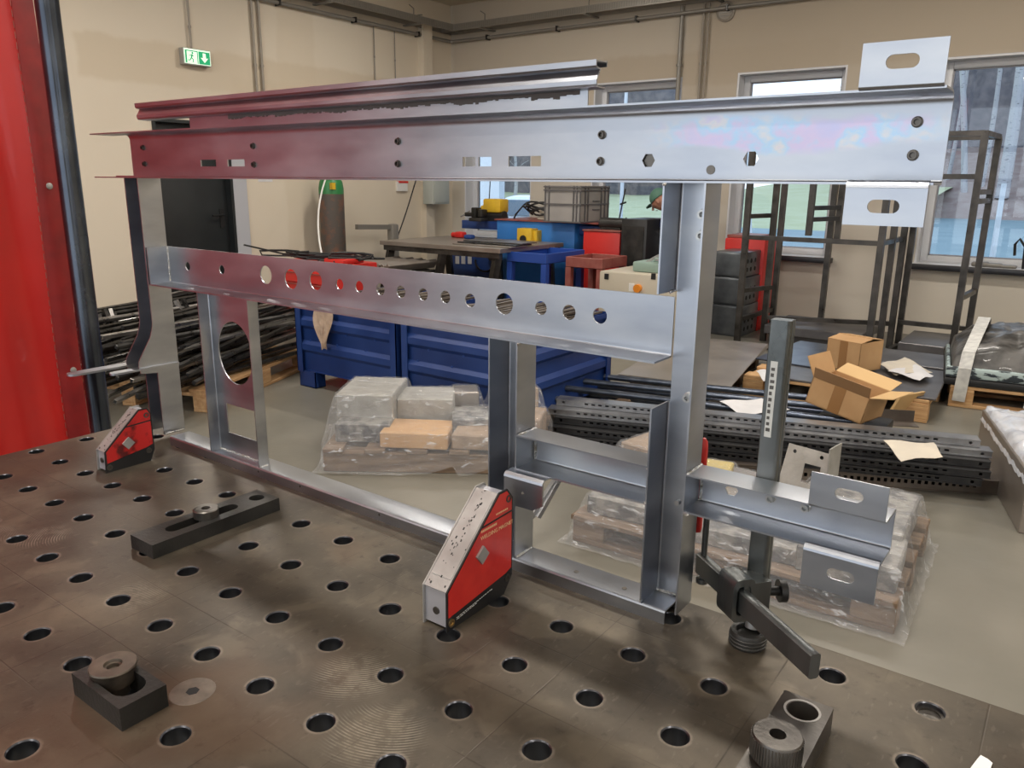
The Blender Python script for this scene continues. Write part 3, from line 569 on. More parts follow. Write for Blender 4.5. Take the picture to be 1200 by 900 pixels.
# ================================================================== MAGNETS
def magnet(x0,x1,poly,label,red,mid_,diam,ds,writing):
    o=Vector(((x0+x1)/2,poly[0][0],T)); rt=empty('welding_magnet',o,label=label,cat='magnet',group=None)
    oy=poly[0][0]; P=[(y-oy,z) for y,z in poly]; hx=(x1-x0)/2
    cy=sum(p[0] for p in P)/len(P); cz=sum(p[1] for p in P)/len(P)
    def inset(k,src=P): 
        out=[]
        n=len(src)
        for i in range(n):
            a=Vector(src[i-1]); b=Vector(src[i]); c=Vector(src[(i+1)%n]); e1=(b-a).normalized(); e2=(c-b).normalized()
            n1=Vector((e1.y,-e1.x)); n2=Vector((e2.y,-e2.x)); 
            if n1.dot(Vector((cy,cz))-b)<0: n1=-n1
            if n2.dot(Vector((cy,cz))-b)<0: n2=-n2
            m=(n1+n2).normalized(); out.append(tuple(b+m*k/max(.5,m.dot(n1))))
        return out
    q=MB(); q.plate(inset(.0035),[],lambda x,y,w_:(-hx+.002+w_,x,y),2*hx-.004); q.build('magnet_core',M['mag_front'],rt)
    tp=MB()                                            # bright slanted strip along the top of the core
    a=Vector((0,*P[1])); b=Vector((0,*P[2])); d=(b-a); nrm=Vector((0,-d.z,d.y)).normalized()
    tp.obox((a+b)/2-nrm*.0022,(hx-.0022,0,0),d*.495,nrm*.0015); tp.obox(a.lerp(b,.52)-nrm*.0005,(hx-.004,0,0),d*.40,nrm*.0006); ss_=tp.build('steel_strip',M['mag_steel'],rt)
    rs_=random.Random(4); tp=MB()
    for k in range(46):
        f_=(.30+.6*rs_.random()) if k<30 else rs_.random(); x_=(hx*.05*math.sin(f_*9)+rs_.uniform(-.003,.003)) if k<30 else rs_.uniform(-hx*.75,hx*.75); s_=rs_.uniform(.0004,.0013)
        tp.obox(a.lerp(b,f_)+Vector((x_,0,0))+nrm*.0002,(s_*.8,0,0),d.normalized()*s_*1.4,nrm*.0002)
    tp.build('paint_chip',M['black_rubber'],ss_,kind='stuff')
    for sgn in (-1,1):
        q=MB(); q.plate(P,[],lambda x,y,w_:(sgn*hx-sgn*w_,x,y),.002); sp_=q.build('side_plate',M['black_rubber'] if sgn>0 else M['mag_steel'],rt)
        if sgn>0:
            zc=mid_; I=inset(.0028); 
            body=[(I[1][0],.018),I[1],( I[2][0]-(I[2][1]-zc)*(I[2][0]-I[1][0])/(I[2][1]-I[1][1]) ,zc),(I[5][0],zc+.002),(I[5][0],.034),(I[5][0]-.012,.030)]
            k=zc+.003; body2=[(I[2][0]-(I[2][1]-k)*(I[2][0]-I[1][0])/(I[2][1]-I[1][1]),k),I[2],I[3],I[4],(I[5][0],k+.002)]
            q=MB(); q.plate(body,[],lambda x,y,w_:(hx+w_,x,y),.0004); q.plate(body2,[],lambda x,y,w_:(hx+w_,x,y),.0004); q.build('red_face',red,sp_)
            q=MB(); c=math.cos(R(38)); s_=math.sin(R(38)); dy,dz=diam[0]-oy,diam[1]
            q.plate([(dy+(c*a_-s_*b_)*ds,dz+(s_*a_+c*b_)*ds) for a_,b_ in ((-1,-1),(1,-1),(1,1),(-1,1))],[],lambda x,y,w_:(hx+w_,x,y),.0035); q.build('steel_insert',M['mag_steel'],sp_)
            for ry,rz in ((.008,.0095),(P[4][0]-.010,P[3][1]-.014),(P[5][0]-.012,.022)):
                q=MB(); q.lathe((hx,ry,rz),[(.0055,0),(.0055,.0014),(.003,.0014),(.003,.0003),(0,.0003)],14,axis=(1,0,0)); q.build('rivet',M['brass'] if rz<.012 and writing else M['dark_bolt'],sp_)
            if writing:
                mw=lambda y,z,rx=90: Matrix.Translation((hx+.0005,y,z))@Matrix.Rotation(R(90),4,'Z')@Matrix.Rotation(R(90),4,'X')@Matrix.Rotation(R(rx-90),4,'Z')
                text('WELDING MAGNET',.0078,M['gold_text'],sp_,mw(.066,.098))
                q=MB()
                for y0_,y1_,z_,h_ in ((.067,.100,.1080,.0030),(.098,.124,.1215,.0022)):
                    yy=y0_
                    while yy<y1_: l_=random.uniform(.0015,.0028); q.box((hx+.0004,yy,z_),(hx+.0007,yy+l_,z_+h_)); yy+=l_+.0010
                q.build('small_print',M['gold_text'],sp_,kind='stuff')
                q=MB()
                for L_ in range(2):
                    yy=.018
                    while yy<(.085 if L_==0 else .055):
                        ln_=random.uniform(.002,.006); q.box((hx,yy,.0115+.11*(yy-.018)-L_*.0022),(hx+.0003,yy+ln_,.0122+.11*(yy-.018)-L_*.0022)); yy+=ln_+.0012
                q.build('fine_print',M['white_text'],sp_,kind='stuff')
    q=MB(); q.cyl((0,.0035,.022),(0,.002,.022),.005,n=16); q.build('core_bolt',M['dark_bolt'],rt)
    return rt
magnet(.655,.695,[(.203,.0),(.203,.053),(.308,.150),(.326,.150),(.338,.135),(.338,.022),(.320,.0)],'large red and black welding magnet with bright clean face against the frame',M['red_paint'],.113,(.271,.078),.0088,True)
magnet(-.2,-.168,[(.223,.0),(.225,.041),(.298,.108),(.315,.108),(.322,.095),(.322,.022),(.312,.0)],'smaller scuffed red welding magnet near the red curtain at far end',M['red_worn'],.078,tuple(PX(150,519,-.168)[1:2])+(PX(150,519,-.168).z-T,),.0085,False)

# ================================================================== STOPS ON THE TABLE
def socket(q,c,z,r,hr,kn=False):
    pass
lb=empty('flat_stop_bar',(.198,.20,T),label='long slotted blackened stop bar with round stud lying on table',cat='stop bar')
def L2(u,v,z): p=PZ(u,v,T+z); return (p.x-.198,p.y-.20)
sa=L2(195,621,.022); sb=L2(281,594,.022); hb=L2(303,584,.022); st=L2(246,597,.03)
q=MB(); sl_=[(p[1],p[0]) for p in slot((sa[1]+sb[1])/2,0,abs(sb[1]-sa[1])+.004,.024)]
q.plate(rect(-.030,-.110,.030,.114),[sl_,circ(0,hb[1],.0125,20)],lambda x,y,w_:(x,y,w_),.022); q.build('bar',M['blackened'],lb)
q=MB(); q.lathe((0,st[1]-.008,0),[(.0118,.0),(.0118,.022),(.0192,.0222),(.0196,.0345),(.0180,.036),(.007,.036),(.006,.030),(0,.030)],36); q.build('stud',M['machined'],lb)
sb_=empty('slotted_stop_block',(.502,-.104,T),label='short slotted black stop block with bronzed conical stud',cat='stop block')
q=MB(); q.plate(rect(-.048,-.025,.050,.025),[slot(.002,0,.072,.034)],lambda x,y,w_:(x,y,w_),.026); q.build('block',M['blackened'],sb_)
q=MB(); q.lathe((-.016,.004,.0),[(.0135,0),(.0135,.012),(.0205,.0145),(.0215,.019),(.0212,.024),(.0238,.031),(.0243,.0335),(.0235,.035),(.0095,.035),(.0085,.032),(.0065,.0315),(.0055,.028),(0,.028)],40); q.build('stud',M['bolt_top'],sb_)
rb=empty('heavy_stop_block',(1.1005,.235,T),label='worn steel stop block with knurled socket bolt at front right',cat='stop block')
q=MB(); q.plate(rect(-.0245,-.115,.0245,.063),[circ(.0015,.040,.0155,24),slot(0,-.04,.0001,.0001)][:1],lambda x,y,w_:(x,y,w_),.030); blk=q.build('block',M['machined'],rb)
q=MB(); q.lathe((0,.040,.0303),[(.0155,-.001),(.0155,0),(.0178,.0001),(.0178,-.0003)],24); q.build('hole_chamfer',M['mag_steel'],blk)
q=MB(); n=48; q.lathe((0,-.043,0),[(.0205,.0301),(.0205,.032),(.0225,.033),(.0225,.054),(.0215,.0558),(.0075,.0558),(.0075,.045),(0,.045)],36)
kb=q.build('bolt_head',M['machined'],rb)
q=MB()
for k in range(48):
    a=2*math.pi*k/48; q.beam((.0226*math.cos(a),-.043+.0226*math.sin(a),.034),(.0226*math.cos(a),-.043+.0226*math.sin(a),.0535),.0012,.0012)
q.build('knurling',M['machined'],kb,kind='stuff')
# scrap of white paper at the near edge
p=PZ(1150,896,T); q=MB(); q.plate([(-.008,-.014),(.007,-.010),(.0085,.006),(.004,.009),(-.002,.0105),(-.004,.004)],[],lambda x,y,w_:(x,y,w_+.0005+.15*max(0,y)),.0008); q.build('paper_scrap',M['white'],loc=(p.x,p.y,T)); tag(bpy.data.objects['paper_scrap'],'torn scrap of white paper on the near right table corner','scrap')

# ================================================================== CLAMP
cl=empty('bar_clamp',(1.0,.4,T),label='steel bar clamp with upright rail plugged into the table edge',cat='clamp')
BXc,BYc=-.005,.036
def rail_prof(): return [(-.0115,-.0055),(-.0105,-.0065),(.006,-.0065),(.0085,-.0060),(.0105,-.0045),(.0115,-.002),(.0115,.002),(.0095,.0035),(.0095,.0055),(.0115,.0070),(.0115,.0110),(.0105,.0120),(-.0105,.0120),(-.0115,.0110)]
q=MB(); q.plate(rail_prof(),[],lambda x,y,w_:(BXc+x,BYc+y,.03+w_),.362); q.mi=0; ur=q.build('upright_rail',M['clamp'],cl)
q=MB(); q.plate(rect(-.0065,.255,.0015,.345),[],lambda x,y,w_:(BXc+x,BYc-.0065-w_,y),.0003); stk=q.build('sticker',M['belt'],ur,label='pale printed scale sticker')
q=MB(); 
for k in range(11): q.box((BXc-.0052,BYc-.0072,.262+k*.0072),(BXc+.0002-random.random()*.003,BYc-.0069,.2665+k*.0072-random.random()*.001))
q.build('print',M['dark_bolt'],stk)
q=MB(); q.lathe((0,.004,0),[(.0135,-.02),(.0135,.0),(.0205,.0005),(.0215,.002),(.0215,.016),(.020,.019),(.0145,.019),(.0135,.014),(0,.014)],30); bs=q.build('base_bush',M['blackened'],cl)
q=MB(); 
for k in range(3): q.lathe((0,.004,.003+k*.0045),[(.0214,-.0005),(.0224,.0002),(.0224,.0014),(.0214,.002)],30)
q.build('bush_ridge',M['blackened'],bs,kind='stuff')
q=MB(); q.cyl((0,.018,.015),(0,.026,.05),.009,n=16); q.build('pin',M['mag_steel'],cl)
A0=Vector((-.085,.051,.062)); A1=Vector((.100,-.092,.062)); ad=(A1-A0).normalized(); sd=Vector((-ad.y,ad.x,0))
q=MB(); 
prf=[(-.0062,-.0125),(-.0035,-.0145),(.0035,-.0145),(.0062,-.0125),(.0062,.0125),(.0035,.0145),(-.0035,.0145),(-.0062,.0125)]
q.plate(prf,[],lambda x,y,w_: tuple(A0+ad*w_+sd*x+Vector((0,0,y))),(A1-A0).length); q.build('cross_rail',M['clamp'],cl,ang=50)
cc=Vector((BXc,BYc,.062)); t_=(cc-A0).dot(ad); cc2=A0+ad*t_
q=MB()
ring=[]
for a in range(0,360,15):
    ca,sa_=math.cos(R(a)),math.sin(R(a)); e_=.42; ring.append((math.copysign(abs(ca)**e_,ca)*.0150,math.copysign(abs(sa_)**e_,sa_)*.0275))
inn=[(x*.62,y*.68) for x,y in ring]
q.plate(ring,[inn],lambda x,y,w_: tuple(cc2-ad*.004+sd*x+ad*w_+Vector((0,0,y+.001))),.034)
mid=(cc+cc2)/2+ad*.013; q.obox(mid+Vector((0,0,.0)),ad*.0155,(cc-cc2)*.5,Vector((0,0,.021))); q.build('sliding_collar',M['clamp'],cl,ang=50)
q=MB(); kx=cc+Vector((.014,.004,-.004)); kd=Vector((.8,.6,0)); q.cyl(kx,kx+kd*.012,.006,n=16); q.cyl(kx+kd*.012,kx+kd*.020,.014,n=24); q.build('lock_knob',M['black_rubber'],cl)
q=MB(); q.cyl(A0+ad*.008+Vector((0,0,-.018)),A0+ad*.008+Vector((0,0,.075)),.004,n=12); q.cyl(A0+ad*.008+Vector((0,0,-.024)),A0+ad*.008+Vector((0,0,-.018)),.008,n=18); q.build('spindle',M['clamp'],cl)
q=MB(); hc=Vector((-.099,.068,0)); q.lathe(hc,[(0,.095),(.005,.096),(.0062,.102),(.0062,.214),(.0052,.221),(.0025,.2245),(0,.225)],18); q.build('red_handle',M['red_machine'],cl,label='red plastic handle')
# ================================================================== POST AND CURTAIN AT THE LEFT
q=MB(); q.cyl((0,0,0),(0,0,HC),.0262,n=40); q.build('steel_post',M['pipe'],loc=(-.80,.519,0)); tag(bpy.data.objects['steel_post'],'tall blued round steel post beside the red curtain','post')
cu=empty('welding_curtain',(-1.0,.575,0),label='red vinyl welding curtain hanging at the left edge',cat='curtain')
CZ0,CZ1=.25,3.0
def cpt(y,z): 
    return (.012*math.sin(y*17+z*.6)+.006*math.sin(y*41+z*2.1)+.006*math.sin(z*5.3+y*3),y,z)
def sheet(y0,y1,ny,nz,off):
    q=MB(); vs=[];fs=[]
    for i in range(ny+1):
        for j in range(nz+1):
            y=y0+(y1-y0)*i/ny; z=CZ0+(CZ1-CZ0)*j/nz; p=cpt(y,z); vs.append((p[0]+off,y,z))
    for i in range(ny):
        for j in range(nz): a=i*(nz+1)+j; fs.append((a,a+1,a+nz+2,a+nz+1))
    return q.add(vs,fs)
# left-hand part: the curtain runs towards the camera along y
q=sheet(-1.55,0,140,60,0); q.build('curtain_panel',M['red_vinyl'],cu,ang=60)
q=sheet(-.052,.0005,8,60,.003); q.build('hem',M['red_hem'],cu,ang=60)
q=MB()
for k in range(110): z=CZ0+.02+k*.025; p=cpt(-.0545,z); q.box((p[0]+.002,-.0552,z),(p[0]+.0045,-.0540,z+.016))
q.build('stitching',M['red_brown'],cu,kind='stuff')
for u,v in ((56,218),(87,434)):
    p=PX(u,v,-.99); q=MB(); x_=cpt(p.y-.575,p.z)[0]+.003; q.lathe((x_,p.y-.575,p.z),[(.0085,0),(.008,.0025),(.004,.004),(0,.0042)],16,axis=(1,0,0)); q.build('press_stud',M['mag_steel'],cu)
q=MB(); q.cyl((0,.06,CZ1+.03),(0,-1.7,CZ1+.03),.014,n=16); q.build('curtain_rod',M['pipe'],cu)
# ================================================================== SERVICES ON THE WALLS
def single(mb,name,m,label,cat,group=None,kind=None,loc=None,rot=None,parent=None,**k):
    return mb.build(name,m,parent,label=label,cat=cat,group=group,kind=kind,loc=loc,rot=rot,**k)
# cable tray: two side rails with rungs, on both walls
tr_=empty('cable_tray',(XL,YB,0),label='galvanised cable tray running high along both walls',cat='cable tray')
z0,z1=2.395+T,2.475+T
q=MB()
for off in (.06,.26): q.beam((off,-9.5,(z0+z1)/2),(off,-.06,(z0+z1)/2),.012,z1-z0); 
q.build('side_rail',M['tray'],tr_)
q=MB()
for off in (.06,.26): q.beam((.06,-off,(z0+z1)/2),(11.3,-off,(z0+z1)/2),.012,z1-z0)
q.build('side_rail',M['tray'],tr_)
q=MB()
for k in range(300):
    y=-.3-k*.03; q.box((.267,y,z0+.012),(.270,y+.012,z1-.012))
q.build('rung',M['conduit_grey'],tr_,kind='stuff')
q=MB()
for k in range(360): x=.3+k*.03; q.box((x,-.270,z0+.012),(x+.012,-.267,z1-.012))
q.build('rung',M['conduit_grey'],tr_,kind='stuff')
for y in (-.9,-2.3,-3.7,-5.1):
    q=MB(); q.box((0,y,z1),(.30,y+.03,z1+.012)); q.tube([(.17,y+.015,z1+.01),(.17,y+.015,z1+.09),(.10,y+.015,z1+.14)],.007); q.box((0,y,z0-.015),(.3,y+.04,z0)); q.build('bracket',M['conduit_grey'],tr_)
for x in (.7,2.2,3.7,5.2,6.7):
    q=MB(); q.tube([(x,-.17,z1+.01),(x,-.17,z1+.09),(x-.07,-.17,z1+.13)],.007); q.box((x,-.3,z0-.015),(x+.04,0,z0)); q.build('bracket',M['conduit_grey'],tr_)
q=MB(); q.tube([(XL+.05,-1.5,2.315+T),(XL+.05,YB-.09,2.315+T),(XL+.09,YB-.05,2.315+T),(XR-.1,YB-.05,2.315+T)],.021,12)
pp=single(q,'heating_pipe',M['conduit_grey'],'pale pipe running below the cable tray on both walls','pipe')
for i in range(9):
    y=7.3-i*1.05; q=MB(); q.box((XL,y,2.285+T),(XL+.08,y+.02,2.345+T)); q.build('pipe_clip',M['steel_bar'],pp)
for i in range(9):
    x=-5.3+i*1.05; q=MB(); q.box((x,YB-.08,2.285+T),(x+.02,YB,2.345+T)); q.build('pipe_clip',M['steel_bar'],pp)
def conduit(pts,r,label,m='conduit'):
    q=MB(); q.tube(pts,r,10); o=single(q,'conduit',M[m],label,'conduit')
    for k in range(3):
        p=Vector(pts[0]).lerp(Vector(pts[-1]),.2+.3*k); q=MB(); q.cyl(p+Vector((0,0,-.012)),p+Vector((0,0,.012)),r*1.5,n=10); q.build('clip',M[m],o)
def vconL(u,v,z1_,z0_,r,label,m='conduit'): p=PX(u,v,XL+.03); conduit([(p.x,p.y,z1_),(p.x,p.y,z0_)],r,label,m)
def vconB(u,v,z1_,z0_,r,label,m='conduit'): p=PY(u,v,YB-.03); conduit([(p.x,p.y,z1_),(p.x,p.y,z0_)],r,label,m)
ex=PX(221,20,XL+.03)
conduit([(ex.x,ex.y,3.6),(ex.x,ex.y,1.735+T)],.011,'thin conduit dropping to the green exit sign')
vconL(298,60,3.6,1.5,.013,'left one of the paired conduits on the left wall'); vconL(306,60,3.6,1.5,.013,'right one of the paired conduits on the left wall')
vconL(439,70,2.30+T,1.5,.006,'thin cable line on left wall, farther from the pilaster','conduit_grey'); vconL(463,70,2.30+T,1.5,.006,'thin cable line on left wall, nearer to the pilaster','conduit_grey')
vconB(797,60,2.39+T,.3,.024,'thick conduit on back wall left of the round vent','conduit_grey'); vconB(822,60,2.39+T,.3,.013,'thin conduit on back wall, just right of the thick one'); vconB(828,60,2.39+T,.3,.010,'thin conduit on back wall nearest below the round vent')
# exit sign
c=PX(228,67,XL+.05); e=empty('exit_sign',(XL+.045,4.205,c.z),label='lit green emergency exit sign on left wall under a conduit',cat='sign')
q=MB(); q.bbox((-.04,-.145,-.075),(.03,.145,.072),.006); q.build('sign_case',M['sign_case'],e)
q=MB(); q.box((.03,-.138,-.066),(.0335,.138,.066)); f_=q.build('lit_panel',M['led_white'],e)
q=MB(); q.box((.0335,.012,-.060),(.0350,.130,.052)); gp_=q.build('green_panel',M['led_green'],f_)
q=MB(); q.plate([(.071,-.045),(.112,.0),(.088,-.005),(.086,.040),(.056,.040),(.054,-.005),(.030,.0)],[],lambda x,y,w_:(.0351+w_,x,y),.001); q.build('down_arrow',M['led_white'],f_)
q=MB(); q.box((.0335,-.128,-.060),(.0350,-.112,.052)); q.box((.0335,-.004,-.06),(.035,.004,.052)); q.box((.0335,-.112,.044),(.035,-.004,.052)); q.build('door_symbol',M['led_green'],f_)
q=MB(); q.cyl((.0335,-.052,.030),(.0352,-.052,.030),.009,n=12)
for a,b,w_ in (((-.055,.018),(-.066,-.012),.013),((-.062,.012),(-.040,.002),.006),((-.058,.014),(-.088,.004),.006),((-.066,-.012),(-.046,-.028),.008),((-.046,-.028),(-.052,-.052),.008),((-.066,-.012),(-.080,-.034),.008),((-.080,-.034),(-.102,-.036),.008)):
    q.beam((.0343,a[0],a[1]),(.0343,b[0],b[1]),w_,.0016,up=(1,0,0))
q.build('running_figure',M['led_green'],f_)
# vent, switch box, notices
p=PY(851,14,YB); q=MB(); q.lathe((p.x,YB,p.z),[(.10,0),(.10,.02),(.085,.03),(.075,.022),(.0,.03)],28,axis=(0,-1,0)); v_=single(q,'wall_vent',M['conduit'],'round vent cap high on the back wall','vent')
q=MB(); 
for k in (-.045,-.015,.015,.045): q.box((p.x-.06,YB-.036,p.z+k),(p.x+.06,YB-.028,p.z+k+.008))
q.build('louvre',M['conduit_grey'],v_)
p=PX(497,239,XL+.1); q=MB(); q.bbox((XL+.10,p.y-.02,p.z),(XL+.28,p.y+.30,p.z+.34),.008); eb=single(q,'switch_box',M['box_grey'],'grey green electrical box on the pilaster near the corner','electrical box')
q=MB(); q.bbox((XL+.28,p.y+.0,p.z+.02),(XL+.29,p.y+.28,p.z+.32),.003); q.build('lid',M['box_grey'],eb)
p=PX(470,224,XL); q=MB(); q.box((XL,p.y-.09,p.z),(XL+.03,p.y+.09,p.z+.12)); nb_=single(q,'socket_box',M['white'],'small white socket box on left wall by the corner','socket')
q=MB(); q.box((XL,p.y-.07,p.z+.1),(XL+.035,p.y+.10,p.z+.125)); q.build('red_edge',M['red_machine'],nb_)
p=PX(311,213,XL); q=MB(); q.box((XL,p.y-.09,p.z-.0),(XL+.004,p.y+.09,p.z+.10)); single(q,'wall_notice',M['paper'],'small paper notice on left wall left of the gas cylinder','notice')
a=PX(486,216,XL+.25); b=PX(461,290,XL+.4); q=MB(); q.tube([a+(b-a)*t+Vector((.0,0,-.03*math.sin(math.pi*t))) for t in [i/14 for i in range(-10,15)]],.008,8); single(q,'hanging_cable',M['black_rubber'],'thin black cable hanging down in front of left wall','cable')
a=PX(418,266,XL+.35); b=PX(458,266,XL+.35); q=MB(); q.beam(a,b,.05,.055); q.bbox((b.x-.05,b.y-.02,b.z-.9),(b.x+.05,b.y+.09,b.z+.035),.02); q.box((b.x-.2,b.y-.2,0),(b.x+.2,b.y+.2,.02)); q.box((b.x-.03,b.y,.02),(b.x+.03,b.y+.06,b.z-.88)); single(q,'swing_arm',M['conduit_grey'],'grey swing arm on a stand left of the raw steel bench','swing arm',ang=40)
# gas cylinder
e=empty('gas_cylinder',(-5.6,5.545,0),label='worn tall gas cylinder with green shoulder by left wall',cat='gas cylinder')
q=MB(); q.lathe((0,0,0),[(0,.0),(.13,.0),(.136,.02),(.136,1.27)],28); q.build('cylinder_body',M['rust'],e)
q=MB(); q.lathe((0,0,0),[(.1365,1.27),(.1365,1.33),(.125,1.40),(.085,1.46),(.045,1.50),(.03,1.51)],28); q.build('shoulder',M['cyl_green'],e)
q=MB(); q.lathe((0,0,0),[(.03,1.51),(.03,1.55),(.018,1.56),(.018,1.61),(0,1.61)],16); q.tube([(-.05,0,1.59),(.06,0,1.59)],.012); q.build('valve',M['brass'],e)
q=MB(); q.box((.095,-.10,1.32),(.132,-.05,1.39)); q.build('yellow_sticker',M['yellow'],e,rot=None)
a=Vector((-5.52,5.50,1.59)); c_=PX(364,245,-5.25); b=Vector((-4.45,4.40,.73)); q=MB(); q.tube([a*(1-t)**2+c_*2*t*(1-t)+b*t*t for t in [i/22 for i in range(23)]],.009,8); single(q,'white_hose',M['white'],'thin white hose hanging from the gas cylinder valve','hose')
# ================================================================== OUTSIDE
GZ_=-.40
q=MB(); q.box((-90,YB+WT,GZ_-.2),(90,66,GZ_)); single(q,'asphalt_yard',M['asphalt'],None,None,kind='structure')
q=MB(); vs=[];fs=[]; nx,ny=50,14
for i in range(nx+1):
    for j in range(ny+1): x=-90+83.5*i/nx; y=34+j*2.2; up=.95+1.3*min(1,max(0,(x+26)/8)); vs.append((x,y,GZ_+.0+up*j/ny+.12*mnoise.noise(Vector((x*.2,y*.2,0)))*(j>0)))
for i in range(nx):
    for j in range(ny): a=i*(ny+1)+j; fs.append((a,a+1,a+ny+2,a+ny+1))
q.add(vs,fs); single(q,'lawn_slope',M['grass'],None,None,kind='structure')
q=MB(); vs=[];fs=[]
for i in range(41):
    for j in range(9): x=-14+90*i/40; y=54+j*1.6; vs.append((x,y,GZ_-.02+4.6*(j/8)**.9*min(1,max(0,(x+14)/3))+.25*mnoise.noise(Vector((x*.6,y*.6,2)))*(j>0)))
for i in range(40):
    for j in range(8): a=i*9+j; fs.append((a,a+1,a+10,a+9))
q.add(vs,fs); single(q,'leaf_bank',M['bank'],None,None,kind='structure')
def woods(name,x0,x1,y,h,label,m,seed,zb=1.2):
    rnd=random.Random(seed); q=MB(); n=70; vs=[];fs=[]
    for i in range(n+1):
        for j in range(15):
            x=x0+(x1-x0)*i/n; zz=zb+h*j/14; 
            d_=1.2*mnoise.noise(Vector((x*.45,zz*.5,seed)))+.5*mnoise.noise(Vector((x*1.7,zz*1.8,seed+3)))
            t_=1.0+.28*mnoise.noise(Vector((x*.35,seed*7.,0)))+.14*mnoise.noise(Vector((x*1.3,seed*2.,5)))
            vs.append((x,y+d_*1.0-.8*math.sin(math.pi*j/14),zb+(zz-zb)*t_))
    for i in range(n):
        for j in range(14): a=i*15+j; fs.append((a,a+1,a+16,a+15))
    q.add(vs,fs); return single(q,name,M[m],label,None,kind='stuff')
tag(woods('bare_woods',-92,-27,64,15,'hazy bare trees far behind the lawn','wood_far',1,0.4),cat='trees')
tag(woods('woods_edge',-13,80,67,26,'dense grey woodland behind the right window','wood_far',2,2.5),cat='trees')
def birch(u,v,Y,h,r,lean,label):
    p=PY(u,v,Y); e=empty('birch_tree',(p.x,Y,GZ_+(1.2 if Y>50 else .2)),label=label,cat='tree',group='birches outside the windows')
    q=MB(); pts=[(lean*h*t+.12*math.sin(t*6),0,h*t) for t in [i/10 for i in range(11)]]; 
    for i in range(10): q.cyl(pts[i],pts[i+1],r*(1-.06*i),r*(1-.06*(i+1)),n=10,caps=False)
    q.build('trunk',M['birch'],e); rnd=random.Random(int(u)); q=MB()
    for k in range(14):
        t=.35+.6*rnd.random(); b0=Vector((lean*h*t,0,h*t)); an=rnd.uniform(0,6.28); l=rnd.uniform(.8,2.2)*h/10; q.tube([b0,b0+Vector((math.cos(an)*l*.5,math.sin(an)*l*.5,l*.5)),b0+Vector((math.cos(an)*l,math.sin(an)*l,l*.75))],.0025*h,5)
    q.build('branch',M['birch'],e,kind='stuff')
birch(1187,150,57,20,.38,-.02,'thickest birch trunk outside, at the right end of right window')
birch(1142,150,58,20,.2,-.16,'leaning birch trunk left of the thickest one outside')
birch(1168,100,59,18,.17,.0,'thin birch trunk behind, between the two other right ones')
birch(1118,150,60,18,.14,.03,'thin birch trunk just beside the beam end, outside')
birch(603,200,45,6,.14,.02,'pale birch trunk outside, seen above the white car')
for u,lab in ((729,'white lamp post on lawn, seen left of the green cap'),(886,'white lamp post on lawn behind the left rack'),(1176,'pale blue post outside behind the big birch')):
    p=PY(u,220,21 if u<1000 else 19); q=MB(); q.cyl((p.x,p.y,GZ_),(p.x+(-.35 if u==886 else 0.0),p.y,GZ_+(4.5 if u<800 else (1.9 if u>1000 else 3.0))),.06,.05,n=10); q.cyl((p.x,p.y,GZ_),(p.x,p.y,GZ_+.2),.10,n=10); single(q,'outdoor_post',M['frame_white'],lab,'post')
p=PY(1160,281,12); q=MB(); q.box((-1.6,14.2,GZ_),(16,14.5,GZ_+.50)); q.box((-1.6,14.15,GZ_+.50),(16,14.55,GZ_+.56)); single(q,'low_wall',M['brick_far'],'low terracotta wall across the yard outside right window','wall')
# white car
cp_=PY(624,265,18.2); e=empty('white_car',(cp_.x+.3,18.2,GZ_),rz=R(106),label='white hatchback car parked outside the left window',cat='car')
q=MB(); sec=[(-2.0,.35),(-2.05,.75),(-1.95,1.0),(-1.55,1.42),(-1.2,1.50),(.2,1.48),(.95,1.02),(1.85,.85),(2.05,.6),(2.0,.32)]
nW=9; vs=[];fs=[]
for i in range(nW+1):
    y=-.86+1.72*i/nW; k=1-.10*abs(y/.86)**4
    for x,z in sec: 
        tuck=1-.17*max(0,(z-.95)/.55); vs.append((x*(1-.03*abs(y/.86)**3),y*tuck,.32+(z-.32)*k))
n_=len(sec)
for i in range(nW):
    for j in range(n_-1): fs.append((i*n_+j,i*n_+j+1,(i+1)*n_+j+1,(i+1)*n_+j))
fs.append(tuple(range(n_))); fs.append(tuple(nW*n_+i for i in range(n_-1,-1,-1))); q.add(vs,fs); q.box((-1.95,-.8,.25),(1.95,.8,.36)); q.build('car_body',M['car_white'],e,ang=50)
q=MB(); q.add([(-2.0,-.62,1.0),(-2.0,.62,1.0),(-1.64,.55,1.38),(-1.64,-.55,1.38)],[(0,1,2,3)]); q.add([(.28,-.62,1.44),(.28,.62,1.44),(.98,.68,1.04),(.98,-.68,1.04)],[(0,1,2,3)])
for s_ in (-1,1): q.add([(-1.35,s_*.80,1.05),(.75,s_*.82,1.05),(.2,s_*.765,1.40),(-1.2,s_*.76,1.42)],[(0,1,2,3)])
q.build('car_window',M['car_glass'],e)
for s_ in (-1,1):
    for x in (-1.3,1.3): q=MB(); q.cyl((x,s_*.72,.31),(x,s_*.88,.31),.31,n=24); q.cyl((x,s_*.87,.31),(x,s_*.89,.31),.19,n=16); q.build('wheel',M['black_rubber'],e)
    q=MB(); q.box((-2.08,s_*.52,.78),(-1.98,s_*.80,.94)); q.build('tail_light',M['car_red'],e)
p=PY(572,250,15); q=MB(); q.box((p.x-.9,13.4,GZ_+.02),(-9.22,13.6,3.2)); q.box((p.x-.9,13.45,GZ_),(p.x-.8,13.55,GZ_+.02)); single(q,'white_panel',M['car_white'],'tall white panel added outside, left of the white car','panel')  # plain white panel added for an unidentified bright strip
